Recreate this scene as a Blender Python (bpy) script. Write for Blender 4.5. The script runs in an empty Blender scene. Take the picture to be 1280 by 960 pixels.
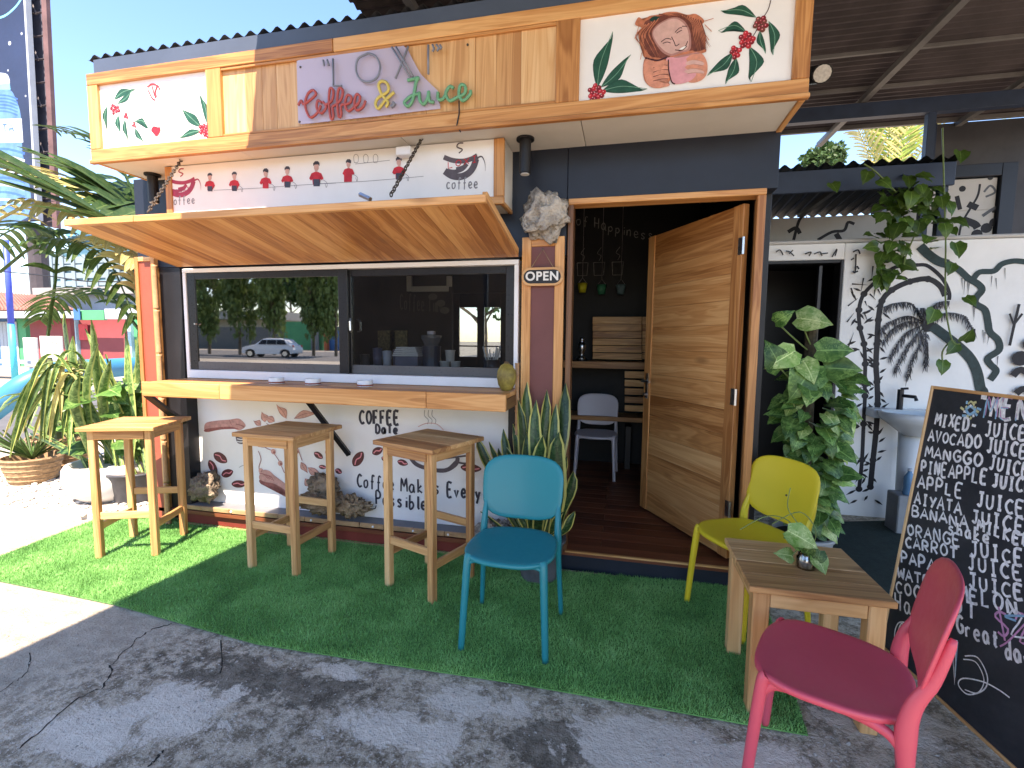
import bpy, bmesh, math, random
from mathutils import Vector, Matrix, noise
import numpy as np
R_ = random.Random(7)
SC = bpy.context.scene
COL = SC.collection
# ------------------------------------------------------------------ camera, light, exposure
F_, YAW, PITCH, ROLL = 604.0, -.226, .090, .010
CAM = Vector((.711, -3.052, 1.5))
fw = Vector((math.sin(YAW)*math.cos(PITCH), math.cos(YAW)*math.cos(PITCH), -math.sin(PITCH)))
r0 = Vector((math.cos(YAW), -math.sin(YAW), 0)); u0 = r0.cross(fw)
rt = r0*math.cos(ROLL)+u0*math.sin(ROLL); up = u0*math.cos(ROLL)-r0*math.sin(ROLL)
cd = bpy.data.cameras.new('camera'); cam = bpy.data.objects.new('camera', cd); COL.objects.link(cam)
M3 = Matrix((rt, up, -fw)).transposed()
cam.matrix_world = Matrix.Translation(CAM) @ M3.to_4x4()
cd.sensor_width = 36; cd.lens = F_/1280*36; cd.clip_start = .02; cd.clip_end = 3000
SC.camera = cam
w = bpy.data.worlds.new('World'); SC.world = w; w.use_nodes = True
nt = w.node_tree; bgn = nt.nodes['Background']; sky = nt.nodes.new('ShaderNodeTexSky')
sky.sky_type = 'NISHITA'; sky.sun_disc = False
sky.sun_elevation = math.radians(58); sky.sun_rotation = math.radians(173)
sky.air_density = 1.0; sky.dust_density = .2; sky.ozone_density = 2.2
hsv = nt.nodes.new('ShaderNodeHueSaturation'); hsv.inputs['Saturation'].default_value = 1.15; nt.links.new(sky.outputs[0], hsv.inputs['Color']); nt.links.new(hsv.outputs[0], bgn.inputs[0]); bgn.inputs[1].default_value = .108
sd = bpy.data.lights.new('sun', 'SUN'); sun = bpy.data.objects.new('sun', sd); COL.objects.link(sun)
sd.energy = 3.4; sd.angle = math.radians(.5); sd.color = (1, .93, .82)
sun.rotation_euler = Vector((-.12, 1, -1.63)).to_track_quat('-Z', 'Y').to_euler()
SC.view_settings.view_transform = 'Standard'; SC.view_settings.look = 'None'
SC.view_settings.exposure = 2.25; SC.view_settings.gamma = 1.0
SC.view_settings.use_white_balance = True; SC.view_settings.white_balance_temperature = 7300; SC.view_settings.white_balance_tint = 20
SC.render.engine = 'CYCLES'
cy = SC.cycles; cy.use_denoising = True; cy.max_bounces = 8; cy.diffuse_bounces = 4; cy.glossy_bounces = 3
cy.transparent_max_bounces = 12; cy.transmission_bounces = 4; cy.sample_clamp_indirect = 6; cy.caustics_reflective = False; cy.caustics_refractive = False

def at(px, py, x=None, y=None, z=None):
    """point of the place seen in direction (px,py), on the plane x=, y= or z="""
    d = fw + rt*((px-640)/F_) - up*((py-480)/F_)
    t = (x-CAM.x)/d.x if x is not None else (y-CAM.y)/d.y if y is not None else (z-CAM.z)/d.z
    return CAM + d*t

# ------------------------------------------------------------------ materials
MATS = {}
class N:
    """small node-tree builder"""
    def __init__(s, name):
        m = bpy.data.materials.new(name); m.use_nodes = True
        s.m = m; s.t = m.node_tree; s.b = s.t.nodes['Principled BSDF']; s.out = s.t.nodes['Material Output']
        s.b.inputs['Specular IOR Level'].default_value = .35
    def n(s, typ, ins=None, **kw):
        nd = s.t.nodes.new('ShaderNode'+typ)
        for k, v in kw.items(): setattr(nd, k, v)
        for k, v in (ins or {}).items(): s.set(nd.inputs[k], v)
        return nd
    def set(s, sock, v):
        if isinstance(v, bpy.types.NodeSocket): s.t.links.new(v, sock)
        elif isinstance(v, bpy.types.Node): s.t.links.new(v.outputs[0], sock)
        else: sock.default_value = v
    def co(s, kind='Object', scale=(1, 1, 1), rnd=0.):
        tc = s.n('TexCoord'); o = tc.outputs[kind]
        if rnd:
            oi = s.n('ObjectInfo'); mu = s.n('Math', {0: oi.outputs['Random'], 1: rnd}, operation='MULTIPLY')
            va = s.n('VectorMath', {0: o, 1: mu}, operation='ADD'); o = va.outputs[0]
        return s.n('VectorMath', {0: o, 1: scale}, operation='MULTIPLY').outputs[0]
    def noise(s, vec, scale=5, detail=4, rough=.55, dist=0):
        return s.n('TexNoise', {'Vector': vec, 'Scale': scale, 'Detail': detail, 'Roughness': rough, 'Distortion': dist}).outputs['Fac']
    def ramp(s, fac, stops):
        r = s.n('ValToRGB', {'Fac': fac}); e = r.color_ramp.elements
        while len(e) < len(stops): e.new(.5)
        for i, (p, c) in enumerate(stops):
            e[i].position = p; e[i].color = c if len(c) == 4 else (*c, 1)
        return r.outputs[0]
    def mix(s, f, a, b, mode='MIX'):
        x = s.n('MixRGB', blend_type=mode)
        for k, v in (('Fac', f), ('Color1', a), ('Color2', b)):
            if isinstance(v, tuple) and len(v) == 3: v = (*v, 1)
            s.set(x.inputs[k], v)
        return x.outputs[0]
    def math(s, op, a, b=0., c=0.):
        m = s.n('Math', operation=op); s.set(m.inputs[0], a); s.set(m.inputs[1], b); s.set(m.inputs[2], c); return m.outputs[0]
    def bump(s, h, strength=.3, dist=.01):
        b = s.n('Bump', {'Height': h, 'Strength': strength, 'Distance': dist}); s.set(s.b.inputs['Normal'], b.outputs[0])
    def fin(s, col=None, rough=None, metal=None, coat=None):
        if col is not None: s.set(s.b.inputs['Base Color'], (*col, 1) if isinstance(col, tuple) and len(col) == 3 else col)
        if rough is not None: s.set(s.b.inputs['Roughness'], rough)
        if metal is not None: s.b.inputs['Metallic'].default_value = metal
        if coat: s.b.inputs['Coat Weight'].default_value = coat; s.b.inputs['Coat Roughness'].default_value = .25
        return s.m

def M(name, col=(.5, .5, .5), rough=.6, var=.12, scale=6, bump=.15, metal=0., spec=None, grime=0., coat=0.):
    """paint, plastic, metal and so on: colour with mottling, fine relief and a bit of grime"""
    if name in MATS: return MATS[name]
    s = N(name); v = s.co(rnd=9.)
    f = s.noise(v, scale, 5, .6)
    dk = tuple(c*(1-var) for c in col); lt = tuple(min(1, c*(1+var)) for c in col)
    c = s.ramp(f, [(.3, dk), (.7, lt)])
    if grime:
        g = s.noise(v, scale*.45, 6, .7, .5)
        g = s.ramp(g, [(.5, (0, 0, 0)), (.72, (1, 1, 1))])
        c = s.mix(s.math('MULTIPLY', g, grime), c, tuple(x*.45 for x in col))
    f2 = s.noise(v, scale*14, 3, .6)
    if bump: s.bump(f2, bump, .004)
    rr = s.math('MULTIPLY_ADD', f2, .2, rough-.1)
    MATS[name] = s.fin(c, rr, metal, coat)
    if spec is not None: s.b.inputs['Specular IOR Level'].default_value = spec
    return MATS[name]

def wood(kind, axis):
    """teak-like wood, grain along local axis 0/1/2"""
    key = 'wood_%s_%d' % (kind, axis)
    if key in MATS: return MATS[key]
    s = N(key)
    pal = {'teak': ((.31, .115, .032), (.55, .25, .082), (.74, .41, .165)),
           'pale': ((.44, .21, .08), (.64, .355, .15), (.78, .51, .26)),
           'stool': ((.31, .135, .05), (.54, .285, .11), (.73, .45, .21)),
           'dark': ((.10, .04, .015), (.17, .075, .03), (.24, .12, .05)),
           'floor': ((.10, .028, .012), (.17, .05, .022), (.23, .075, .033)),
           'cabinet': ((.26, .11, .035), (.52, .26, .085), (.72, .43, .17))}[kind]
    al, ac = .8, 13.
    sc = [ac]*3; sc[axis] = al
    v = s.co(scale=tuple(sc), rnd=23.)
    big = s.noise(v, .8, 3, .5, .9)
    rings = s.math('SINE', s.math('MULTIPLY', big, 52.))
    rings = s.math('MULTIPLY_ADD', rings, .5, .5)
    sc2 = [90.]*3; sc2[axis] = 2.5
    v2 = s.co(scale=tuple(sc2), rnd=11.)
    fib = s.noise(v2, 1., 4, .7)
    f = s.math('ADD', s.math('MULTIPLY', big, .66), s.math('MULTIPLY', rings, .11))
    f = s.math('ADD', f, s.math('MULTIPLY', fib, .22))
    oi = s.n('ObjectInfo'); f = s.math('ADD', f, s.math('MULTIPLY_ADD', oi.outputs['Random'], .26, -.13))
    c = s.ramp(f, [(.30, pal[0]), (.5, pal[1]), (.72, pal[2])])
    kn = s.n('TexVoronoi', {'Vector': s.co(scale=tuple(3.2 if i != axis else 1.1 for i in range(3)), rnd=31.), 'Scale': 1.}).outputs['Distance']
    kn = s.ramp(kn, [(.03, (1, 1, 1)), (.10, (0, 0, 0))])
    c = s.mix(s.math('MULTIPLY', kn, .55), c, tuple(x*.6 for x in pal[0]))
    s.bump(s.math('ADD', fib, s.math('MULTIPLY', rings, .2)), .25, .002)
    MATS[key] = s.fin(c, s.math('MULTIPLY_ADD', fib, .25, .38), None, .12 if kind not in ('stool',) else 0)
    return MATS[key]

def glass(name, tint=(.8, .85, .85), refl=.10):
    if name in MATS: return MATS[name]
    s = N(name); s.t.nodes.remove(s.b)
    lw = s.n('Fresnel', {'IOR': 1.5}); f = s.math('ADD', s.math('MULTIPLY', lw.outputs[0], .9), refl)
    tr = s.n('BsdfTransparent', {'Color': (*tint, 1)}); gl = s.n('BsdfGlossy', {'Color': (1, 1, 1, 1), 'Roughness': .018})
    mx = s.n('MixShader', {0: f, 1: tr.outputs[0], 2: gl.outputs[0]})
    s.t.links.new(mx.outputs[0], s.out.inputs[0]); MATS[name] = s.m; return s.m

# ------------------------------------------------------------------ mesh helpers
def tag(o, label=None, cat=None, group=None, kind=None):
    if label: o['label'] = label
    if cat: o['category'] = cat
    if group: o['group'] = group
    if kind: o['kind'] = kind
    return o
def empty(name, loc=(0, 0, 0), label=None, cat=None, group=None, rz=0):
    o = bpy.data.objects.new(name, None); COL.objects.link(o); o.location = loc; o.rotation_euler.z = rz
    o.empty_display_size = .05
    return tag(o, label, cat, group)
def W(o):
    m = Matrix.Translation(o.location) @ o.rotation_euler.to_matrix().to_4x4()
    return W(o.parent) @ o.matrix_parent_inverse @ m if o.parent else m
def link(name, me, mat, parent=None, loc=(0, 0, 0), rot=None, smooth=False):
    o = bpy.data.objects.new(name, me); COL.objects.link(o)
    if mat is not None and not me.materials:
        for m in (mat if isinstance(mat, (list, tuple)) else [mat]): me.materials.append(m)
    if parent: o.parent = parent; o.matrix_parent_inverse = W(parent).inverted()
    o.location = loc
    if rot is not None: o.rotation_euler = rot
    if smooth: me.polygons.foreach_set('use_smooth', [True]*len(me.polygons))
    return o
def obj(name, bm, mat, parent=None, loc=(0, 0, 0), rot=None, smooth=False, off=None):
    """link a bmesh; loc is taken off its vertices when off is set so its origin sits there"""
    if off is not None:
        bmesh.ops.translate(bm, verts=bm.verts, vec=-Vector(off)); loc = off
    bmesh.ops.recalc_face_normals(bm, faces=bm.faces)
    me = bpy.data.meshes.new(name); bm.to_mesh(me); bm.free()
    return link(name, me, mat, parent, loc, rot, smooth)
BOXC = {}
def boxmesh(size, bev=.002):
    k = tuple(round(s, 4) for s in size)+(bev,)
    if k in BOXC: return BOXC[k]
    bm = bmesh.new(); bmesh.ops.create_cube(bm, size=1)
    bmesh.ops.scale(bm, verts=bm.verts, vec=size)
    if bev: bmesh.ops.bevel(bm, geom=bm.edges[:], offset=min(bev, min(size)*.3), segments=1, affect='EDGES')
    me = bpy.data.meshes.new('board'); bm.to_mesh(me); bm.free(); BOXC[k] = me; return me
def box(name, parent, lo, hi, mat, bev=.002, rot=None):
    """one board or block between two corners, origin at its centre"""
    lo, hi = Vector(lo), Vector(hi); c = (lo+hi)/2; s = tuple(abs(hi[i]-lo[i]) for i in range(3))
    m = mat
    if isinstance(mat, str): m = wood(mat, max(range(3), key=lambda i: s[i]))
    me = boxmesh(s, bev)
    me2 = me
    if me.materials and me.materials[0] != m:
        k = (me.name, m.name)
        if k not in BOXC: BOXC[k] = me.copy(); BOXC[k].materials.clear()
        me2 = BOXC[k]
    if not me2.materials: me2.materials.append(m)
    return link(name, me2, m, parent, c, rot)
def addbox(bm, lo, hi, mi=0, mat=None):
    c = (Vector(lo)+Vector(hi))/2; s = [abs(hi[i]-lo[i]) for i in range(3)]
    g = bmesh.ops.create_cube(bm, size=1)['verts']
    bmesh.ops.scale(bm, verts=g, vec=s)
    if mat is not None: bmesh.ops.transform(bm, matrix=mat, verts=g)
    bmesh.ops.translate(bm, verts=g, vec=c)
    for f in {f for v in g for f in v.link_faces}: f.material_index = mi
    return g
def tube(bm, pts, rad, n=8, cap=True, flat=1.0, mi=0):
    pts = [Vector(p) for p in pts]; rings = []
    if not isinstance(rad, (list, tuple)): rad = [rad]*len(pts)
    nrm = None
    for i, p in enumerate(pts):
        t = (pts[min(i+1, len(pts)-1)]-pts[max(i-1, 0)]).normalized()
        if nrm is None:
            nrm = t.cross(Vector((0, 0, 1)) if abs(t.z) < .9 else Vector((1, 0, 0))).normalized()
        nrm = (nrm-t*nrm.dot(t)).normalized(); b = t.cross(nrm)
        rings.append([bm.verts.new(p+(nrm*math.cos(2*math.pi*k/n)+b*flat*math.sin(2*math.pi*k/n))*rad[i]) for k in range(n)])
    for a, b in zip(rings, rings[1:]):
        for k in range(n): bm.faces.new((a[k], a[(k+1) % n], b[(k+1) % n], b[k])).material_index = mi
    if cap:
        for rg in (rings[0], rings[-1]): bm.faces.new(rg).material_index = mi
def lathe(bm, prof, n=24, c=(0, 0, 0), mi=0):
    c = Vector(c); rings = []
    for r, z in prof: rings.append([bm.verts.new(c+Vector((r*math.cos(2*math.pi*k/n), r*math.sin(2*math.pi*k/n), z))) for k in range(n)])
    for a, b in zip(rings, rings[1:]):
        for k in range(n): bm.faces.new((a[k], a[(k+1) % n], b[(k+1) % n], b[k])).material_index = mi
    for rg, (r, z) in ((rings[0], prof[0]), (rings[-1], prof[-1])):
        if r > 1e-4: bm.faces.new(rg).material_index = mi
def crom(p, n=6, closed=False):
    p = [Vector(q) for q in p]; out = []; L = len(p)
    rng = range(L) if closed else range(L-1)
    for i in rng:
        if closed: a, b, c, d = p[(i-1) % L], p[i], p[(i+1) % L], p[(i+2) % L]
        else: a, b, c, d = p[max(i-1, 0)], p[i], p[i+1], p[min(i+2, L-1)]
        for k in range(n):
            t = k/n
            out.append(.5*((2*b)+(c-a)*t+(2*a-5*b+4*c-d)*t*t+(3*b-a-3*c+d)*t**3))
    if not closed: out.append(p[-1])
    return out
def ribbon(bm, pts, wd, nrm, mi=0, taper=False):
    """flat painted stroke along pts, lying in the plane with normal nrm"""
    pts = [Vector(p) for p in pts]
    q = [pts[0]]
    for p in pts[1:]:
        if (p-q[-1]).length > 1e-4: q.append(p)
    pts = q
    if len(pts) < 2: return
    L = []; n_ = len(pts)
    for i, p in enumerate(pts):
        t = (pts[min(i+1, n_-1)]-pts[max(i-1, 0)])
        if t.length < 1e-6: t = pts[min(i+1, n_-1)]-p
        s = t.normalized().cross(nrm).normalized()
        wv = wd*(1.0 if not taper else max(.12, 1-i/(n_-1)))*.5
        L.append((bm.verts.new(p+s*wv), bm.verts.new(p-s*wv)))
    for a, b in zip(L, L[1:]):
        f = bm.faces.new((a[0], a[1], b[1], b[0])); f.material_index = mi

G = {  # stroke letters in a 1 x 1 box
'A': '0,0 .45,1 .9,0;.15,.35 .75,.35', 'B': '.05,0 .05,1 .6,.95 .7,.75 .5,.55 .05,.52;.5,.55 .8,.35 .65,.05 .05,0', 'C': '.8,.85 .45,1 .1,.7 .08,.3 .4,0 .8,.12',
'D': '.1,0 .1,1 .6,.9 .8,.5 .6,.08 .1,0', 'E': '.75,1 .1,1 .1,0 .75,0;.1,.52 .6,.52', 'F': '.75,1 .1,1 .1,0;.1,.52 .6,.52',
'G': '.8,.85 .45,1 .1,.7 .08,.3 .4,0 .8,.15 .8,.45 .5,.45', 'H': '.1,0 .1,1;.75,0 .75,1;.1,.5 .75,.5', 'I': '.45,0 .45,1;.2,1 .7,1;.2,0 .7,0', 'J': '.2,1 .8,1;.55,1 .55,.2 .35,0 .1,.15',
'K': '.1,0 .1,1;.75,1 .1,.45 .8,0', 'L': '.1,1 .1,0 .7,0', 'M': '.05,0 .15,1 .48,.35 .8,1 .92,0', 'N': '.1,0 .1,1 .75,0 .75,1', 'O': '.45,1 .12,.75 .1,.3 .42,0 .78,.28 .78,.72 .45,1',
'P': '.1,0 .1,1 .6,.98 .75,.75 .6,.5 .1,.45', 'R': '.1,0 .1,1 .6,.98 .75,.75 .6,.52 .1,.48;.35,.48 .8,0', 'S': '.75,.88 .4,1 .12,.78 .3,.55 .65,.42 .72,.18 .4,0 .08,.12',
'T': '.05,1 .85,1;.45,1 .45,0', 'U': '.1,1 .1,.25 .4,0 .75,.25 .75,1', 'V': '.05,1 .42,0 .8,1', 'W': '.03,1 .22,0 .48,.7 .72,0 .95,1', 'X': '.1,0 .8,1;.1,1 .8,0', 'Y': '.05,1 .42,.5;.85,1 .3,0',
'-': '.15,.5 .7,.5', '"': '.25,1 .2,.75;.5,1 .45,.75', '$': '.75,.8 .4,.9 .12,.7 .7,.35 .4,.1 .08,.2;.42,1.05 .42,-.05', '1': '.2,.75 .45,1 .45,0', '2': '.1,.75 .4,1 .75,.75 .1,0 .8,0',
'a': '.7,.5 .35,.6 .1,.3 .3,0 .6,.1 .7,.5 .72,.1 .85,0', 'b': '.15,1 .12,0 .5,0 .7,.25 .5,.5 .15,.4', 'c': '.7,.5 .35,.58 .1,.3 .3,0 .7,.08', 'd': '.7,1 .7,0;.7,.15 .4,0 .12,.25 .35,.52 .7,.45',
'e': '.12,.28 .7,.35 .5,.6 .2,.5 .12,.2 .4,0 .75,.1', 'f': '.8,.9 .55,1 .4,.8 .35,-.1;.15,.5 .65,.5', 'g': '.7,.5 .3,.55 .12,.25 .4,.02 .7,.2;.7,.5 .68,-.25 .4,-.4 .1,-.3', 'h': '.15,1 .12,0;.12,.35 .45,.55 .65,.4 .68,0',
'i': '.35,.5 .35,0;.35,.75 .37,.68', 'k': '.15,1 .15,0;.6,.55 .15,.25 .7,0', 'l': '.3,1 .3,.1 .45,0', 'm': '.05,0 .08,.5 .3,.5 .4,0;.4,.4 .65,.5 .75,0', 'n': '.12,0 .12,.5;.12,.4 .45,.55 .62,.4 .65,0',
'o': '.4,.55 .1,.4 .15,.05 .45,0 .7,.2 .65,.5 .4,.55', 'p': '.15,.5 .1,-.4;.13,.4 .5,.55 .7,.3 .45,0 .13,.1', 'r': '.15,.5 .15,0;.15,.35 .4,.55 .65,.5', 's': '.65,.48 .35,.58 .15,.42 .6,.2 .4,0 .1,.08',
't': '.4,.9 .38,.1 .6,0;.15,.58 .7,.58', 'u': '.12,.5 .15,.1 .4,0 .65,.2;.66,.5 .68,0', 'v': '.1,.5 .38,0 .68,.5', 'y': '.12,.5 .4,.05;.75,.5 .3,-.4', ' ': ''}
def text(bm, s, org, xd, yd, h, adv, wd, nrm, mi=0, jit=0., smooth=True, rng=R_):
    """hand-lettered line: org = baseline start, xd/yd unit directions, adv = advance per letter in metres"""
    org, xd, yd = Vector(org), Vector(xd), Vector(yd); cur = 0
    for ch in s:
        hh = h*(1+rng.uniform(-jit, jit)); dy = rng.uniform(-jit, jit)*h*.5
        for k, stroke in enumerate(G.get(ch, '').split(';')):
            if not stroke: continue
            pts = []
            for pr in stroke.split():
                a, b = (float(t) for t in pr.split(','))
                a += rng.uniform(-jit, jit)*.3; b += rng.uniform(-jit, jit)*.3
                pts.append(org+xd*(cur+a*adv*.88)+yd*(b*hh+dy)+nrm*.00012*(k+1))
            if smooth and len(pts) > 3: pts = crom(pts, 3)
            ribbon(bm, pts, wd*rng.uniform(.85, 1.15), nrm, mi)
        cur += adv*(.62 if ch in 'il ' else 1.)
def area(bm, pts, mi=0):
    f = bm.faces.new([bm.verts.new(p) for p in pts]); f.material_index = mi; return f
class Painting:
    """flat paint on a board facing -y: shapes given where they are seen, laid at the board's own depth"""
    def __init__(s, y): s.y = y; s.bm = bmesh.new(); s.mats = []; s.k = 0
    def mi(s, m):
        if m not in s.mats: s.mats.append(m)
        return s.mats.index(m)
    def p(s, q): return at(q[0], q[1], y=s.y-.0012-.00003*s.k)
    def fill(s, mat, pts, smooth=True):
        s.k += 1; P = [s.p(q) for q in pts]
        if smooth: P = crom(P, 4, True)
        area(s.bm, P, s.mi(mat))
    def line(s, mat, pts, wd=.006, taper=False, smooth=True):
        s.k += 1; P = [s.p(q) for q in pts]
        if smooth and len(P) > 2: P = crom(P, 5)
        ribbon(s.bm, P, wd, Vector((0, -1, 0)), s.mi(mat), taper)
    def dot(s, mat, q, r):
        s.k += 1; c = s.p(q); area(s.bm, [c+Vector((math.cos(a)*r, 0, math.sin(a)*r)) for a in [i*math.pi/6 for i in range(12)]], s.mi(mat))
    def leaf(s, mat, a, b, wd, bend=0, vein=None):
        """leaf from point a to tip b, wd in pixels"""
        a, b = Vector(a), Vector(b); d = b-a; n = Vector((-d.y, d.x)).normalized()
        m = a+d*.45+n*bend
        c2 = a+d*.72+n*bend*.25
        L = crom([(*a, 0), (*(a+d*.2+n*(bend*.6+wd*.30)), 0), (*(m+n*wd*.46), 0), (*(c2+n*wd*.22), 0), (*(a+d*.88+n*(wd*.06-bend*.22)), 0), (*b, 0)], 3)
        Rr = crom([(*b, 0), (*(a+d*.88-n*(wd*.06+bend*.22)), 0), (*(c2-n*wd*.24), 0), (*(m-n*wd*.46), 0), (*(a+d*.2+n*(bend*.6-wd*.30)), 0), (*a, 0)], 3)
        s.fill(mat, [(v.x, v.y) for v in L[:-1]+Rr[:-1]], False)
        if vein: s.line(vein, [a, m, b], .003)
    def text(s, mat, t, q0, q1, h, wd, jit=.05):
        """lettering whose baseline runs q0..q1"""
        s.k += 2; a, b = s.p(q0), s.p(q1); n_ = sum(.62 if c in 'il ' else 1. for c in t)
        text(s.bm, t, a, (b-a).normalized(), Vector((0, 0, 1)), h, (b-a).length/n_, wd, Vector((0, -1, 0)), s.mi(mat), jit)
    def done(s, name, parent, label=None):
        me = bpy.data.meshes.new(name); bmesh.ops.triangulate(s.bm, faces=[f for f in s.bm.faces if len(f.verts) > 4]); s.bm.to_mesh(me); s.bm.free()
        return tag(link(name, me, s.mats, parent), label)
def copy_tree(o, parent=None):
    c = o.copy(); COL.objects.link(c)
    if parent: c.parent = parent
    for ch in list(o.children): copy_tree(ch, c)
    return c
# ------------------------------------------------------------------ palette
WHITE = M('white_paint', (.74, .73, .71), .55, .05, 3, .1, grime=.12)
PANEL = M('painted_board_white', (.82, .805, .78), .5, .04, 3, .06, grime=.06)
NAVY = M('navy_wall_paint', (.013, .017, .028), .42, .15, 3, .1)
BLACK = M('black_paint', (.012, .012, .014), .45, .2, 5, .1)
SOFFIT = M('soffit_board', (.66, .635, .585), .7, .05, 3, .1, grime=.15)
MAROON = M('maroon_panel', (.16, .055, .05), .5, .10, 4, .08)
MAROON_LIT = M('maroon_panel_sunlit', (.32, .075, .045), .5, .08, 4, .08)  # lit copy of the maroon panel, with the sun's warmth in its colour
DKRED = M('dark_red_skirting', (.20, .035, .025), .5, .15, 5, .1, grime=.3)
GREY = M('grey_ledge', (.16, .165, .18), .6, .15, 6, .15, grime=.3)
ALU = M('white_window_frame', (.78, .79, .80), .3, .03, 6, .02)
BFRAME = M('black_window_frame', (.018, .018, .02), .3, .1, 6, .02)
STEEL = M('steel', (.55, .56, .57), .3, .08, 12, .05, 1.0)
CHAINM = M('chain_metal', (.12, .10, .08), .5, .3, 30, .1, .8)
RUST = M('roof_metal_old', (.085, .07, .065), .6, .25, 2.5, .15, .0, grime=.5)
PURL = M('purlin_steel', (.15, .145, .14), .5, .2, 5, .1, grime=.3)
NAVYST = M('navy_steel', (.025, .04, .075), .45, .2, 4, .05)
FLASH = M('roof_flashing_blue_grey', (.065, .085, .12), .45, .12, 3, .08)
BAMBOO = M('bamboo_skin', (.42, .24, .12), .45, .25, 12, .15)
FY = .02

# ------------------------------------------------------------------ ground
def ground_mat():
    s = N('rough_concrete'); v = s.co()
    a = s.noise(v, .9, 8, .62, .4); b = s.noise(v, 14, 6, .75); c = s.noise(v, 75, 3, .7); d = s.noise(v, 3.4, 7, .7, .8)
    base = s.ramp(a, [(.32, (.16, .12, .075)), (.50, (.37, .295, .205)), (.66, (.60, .50, .37))])
    base = s.mix(.55, base, s.ramp(b, [(.43, (.07, .052, .032)), (.56, (.68, .58, .445))]))
    base = s.mix(s.ramp(c, [(.54, (0, 0, 0)), (.66, (.8, .8, .8))]), base, (.66, .60, .52))
    # pale cement spread over parts of the slab, and damp dark stains
    def blob(cx, cy, rx, ry, lim=1.0):
        o = s.n('VectorMath', {0: v, 1: (cx, cy, 0)}, operation='SUBTRACT').outputs[0]
        o = s.n('VectorMath', {0: o, 1: (1/rx, 1/ry, 0)}, operation='MULTIPLY').outputs[0]
        l = s.n('VectorMath', {0: o}, operation='LENGTH').outputs['Value']
        l = s.math('ADD', l, s.math('MULTIPLY_ADD', d, 3.6, -1.8))
        l = s.math('ADD', l, s.math('MULTIPLY_ADD', b, 1.6, -.8))
        return s.ramp(l, [(.74*lim, (1, 1, 1)), (lim*.92, (0, 0, 0))])
    def many(L):
        m = None
        for e in L:
            x = blob(*e); m = x if m is None else s.mix(1., m, x, 'LIGHTEN')
        return m
    pale = many([(*at(500, 915, z=0).xy, .34, .11), (*at(600, 880, z=0).xy, .26, .10), (*at(225, 890, z=0).xy, .22, .16), (*at(780, 925, z=0).xy, .22, .20),
                 (*at(420, 838, z=0).xy, .12, .05), (*at(880, 935, z=0).xy, .3, .12), (*at(100, 920, z=0).xy, .35, .12), (*at(1100, 900, z=0).xy, .25, .2)])
    dark = many([(*at(690, 930, z=0).xy, .24, .16), (*at(330, 850, z=0).xy, .5, .14), (*at(1060, 880, z=0).xy, .2, .15)])
    base = s.mix(s.math('MULTIPLY', dark, .65), base, (.075, .062, .045))
    base = s.mix(s.math('MULTIPLY', pale, .9), base, s.mix(b, (.54, .47, .38), (.90, .80, .665)))
    # smoother screeded slab to the left, where it was trowelled
    px_ = s.n('SeparateXYZ', {0: v}).outputs
    m = s.math('ADD', px_[0], s.math('MULTIPLY', a, .8)); m = s.math('ADD', m, s.math('MULTIPLY', px_[1], -.35))
    m = s.ramp(s.math('MULTIPLY_ADD', m, -1., -.55), [(.02, (0, 0, 0)), (.32, (1, 1, 1))])
    sm = s.ramp(s.noise(s.n('VectorMath', {0: v, 1: (1.2, 4., 1)}, operation='MULTIPLY').outputs[0], 3, 7, .65), [(.3, (.33, .285, .22)), (.7, (.52, .455, .36))])
    base = s.mix(s.math('MULTIPLY', m, .8), base, sm)
    h = s.math('ADD', s.math('MULTIPLY', b, .9), s.math('MULTIPLY', c, .35))
    s.bump(h, 1.0, .022)
    return s.fin(base, s.math('MULTIPLY_ADD', b, -.25, .95))
gm = ground_mat()
bm = bmesh.new()
bmesh.ops.create_grid(bm, x_segments=60, y_segments=60, size=450)
tag(obj('ground', bm, M('distant_dirt', (.30, .27, .22), .9, .2, .4, .3), loc=(0, 0, -.03)), kind='structure')
bm = bmesh.new()
area(bm, [(-7.5, -9, 0), (9, -9, 0), (9, 9, 0), (-7.5, 9, 0)])
bmesh.ops.subdivide_edges(bm, edges=bm.edges[:], cuts=1)
tag(obj('concrete_yard', bm, gm, loc=(0, 0, 0)), kind='structure')
# road beyond the yard, on the left and behind the camera
bm = bmesh.new(); area(bm, [(-14, -25.9, -.022), (-7.5, -25.9, -.022), (-7.5, 60, -.022), (-14, 60, -.022)])
tag(obj('road', bm, M('asphalt', (.10, .10, .10), .85, .2, 2, .4)), kind='structure')
bm = bmesh.new(); area(bm, [(-120, -46, -.018), (90, -46, -.018), (90, -26, -.018), (-120, -26, -.018)])
tag(obj('road', bm, MATS['asphalt']), kind='structure')
# cracks in the slab: jagged dark grooves
CR = M('crack_shadow', (.02, .018, .015), .9, .2, 20, .2)
for pts, wd in (([(0, 866), (22, 850), (36, 838), (39, 812)], .004), ([(15, 942), (60, 905), (100, 872), (130, 858), (141, 838), (137, 832), (155, 815), (172, 798), (190, 786), (220, 778)], .006),
                ([(277, 801), (276, 850)], .005), ([(185, 958), (196, 948), (205, 936)], .006)):
    bm = bmesh.new(); P = []
    for a, b in zip(pts, pts[1:]):
        for k in range(6):
            q = Vector(a).lerp(Vector(b), k/6); P.append(at(q.x+R_.uniform(-1.4, 1.4), q.y+R_.uniform(-1.2, 1.2), z=.0015))
    ribbon(bm, P, wd, Vector((0, 0, 1)))
    for v in bm.verts: v.co.x += R_.uniform(-.45, .45)*wd; v.co.y += R_.uniform(-.45, .45)*wd
    tag(obj('slab_crack', bm, CR), kind='structure')
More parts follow.
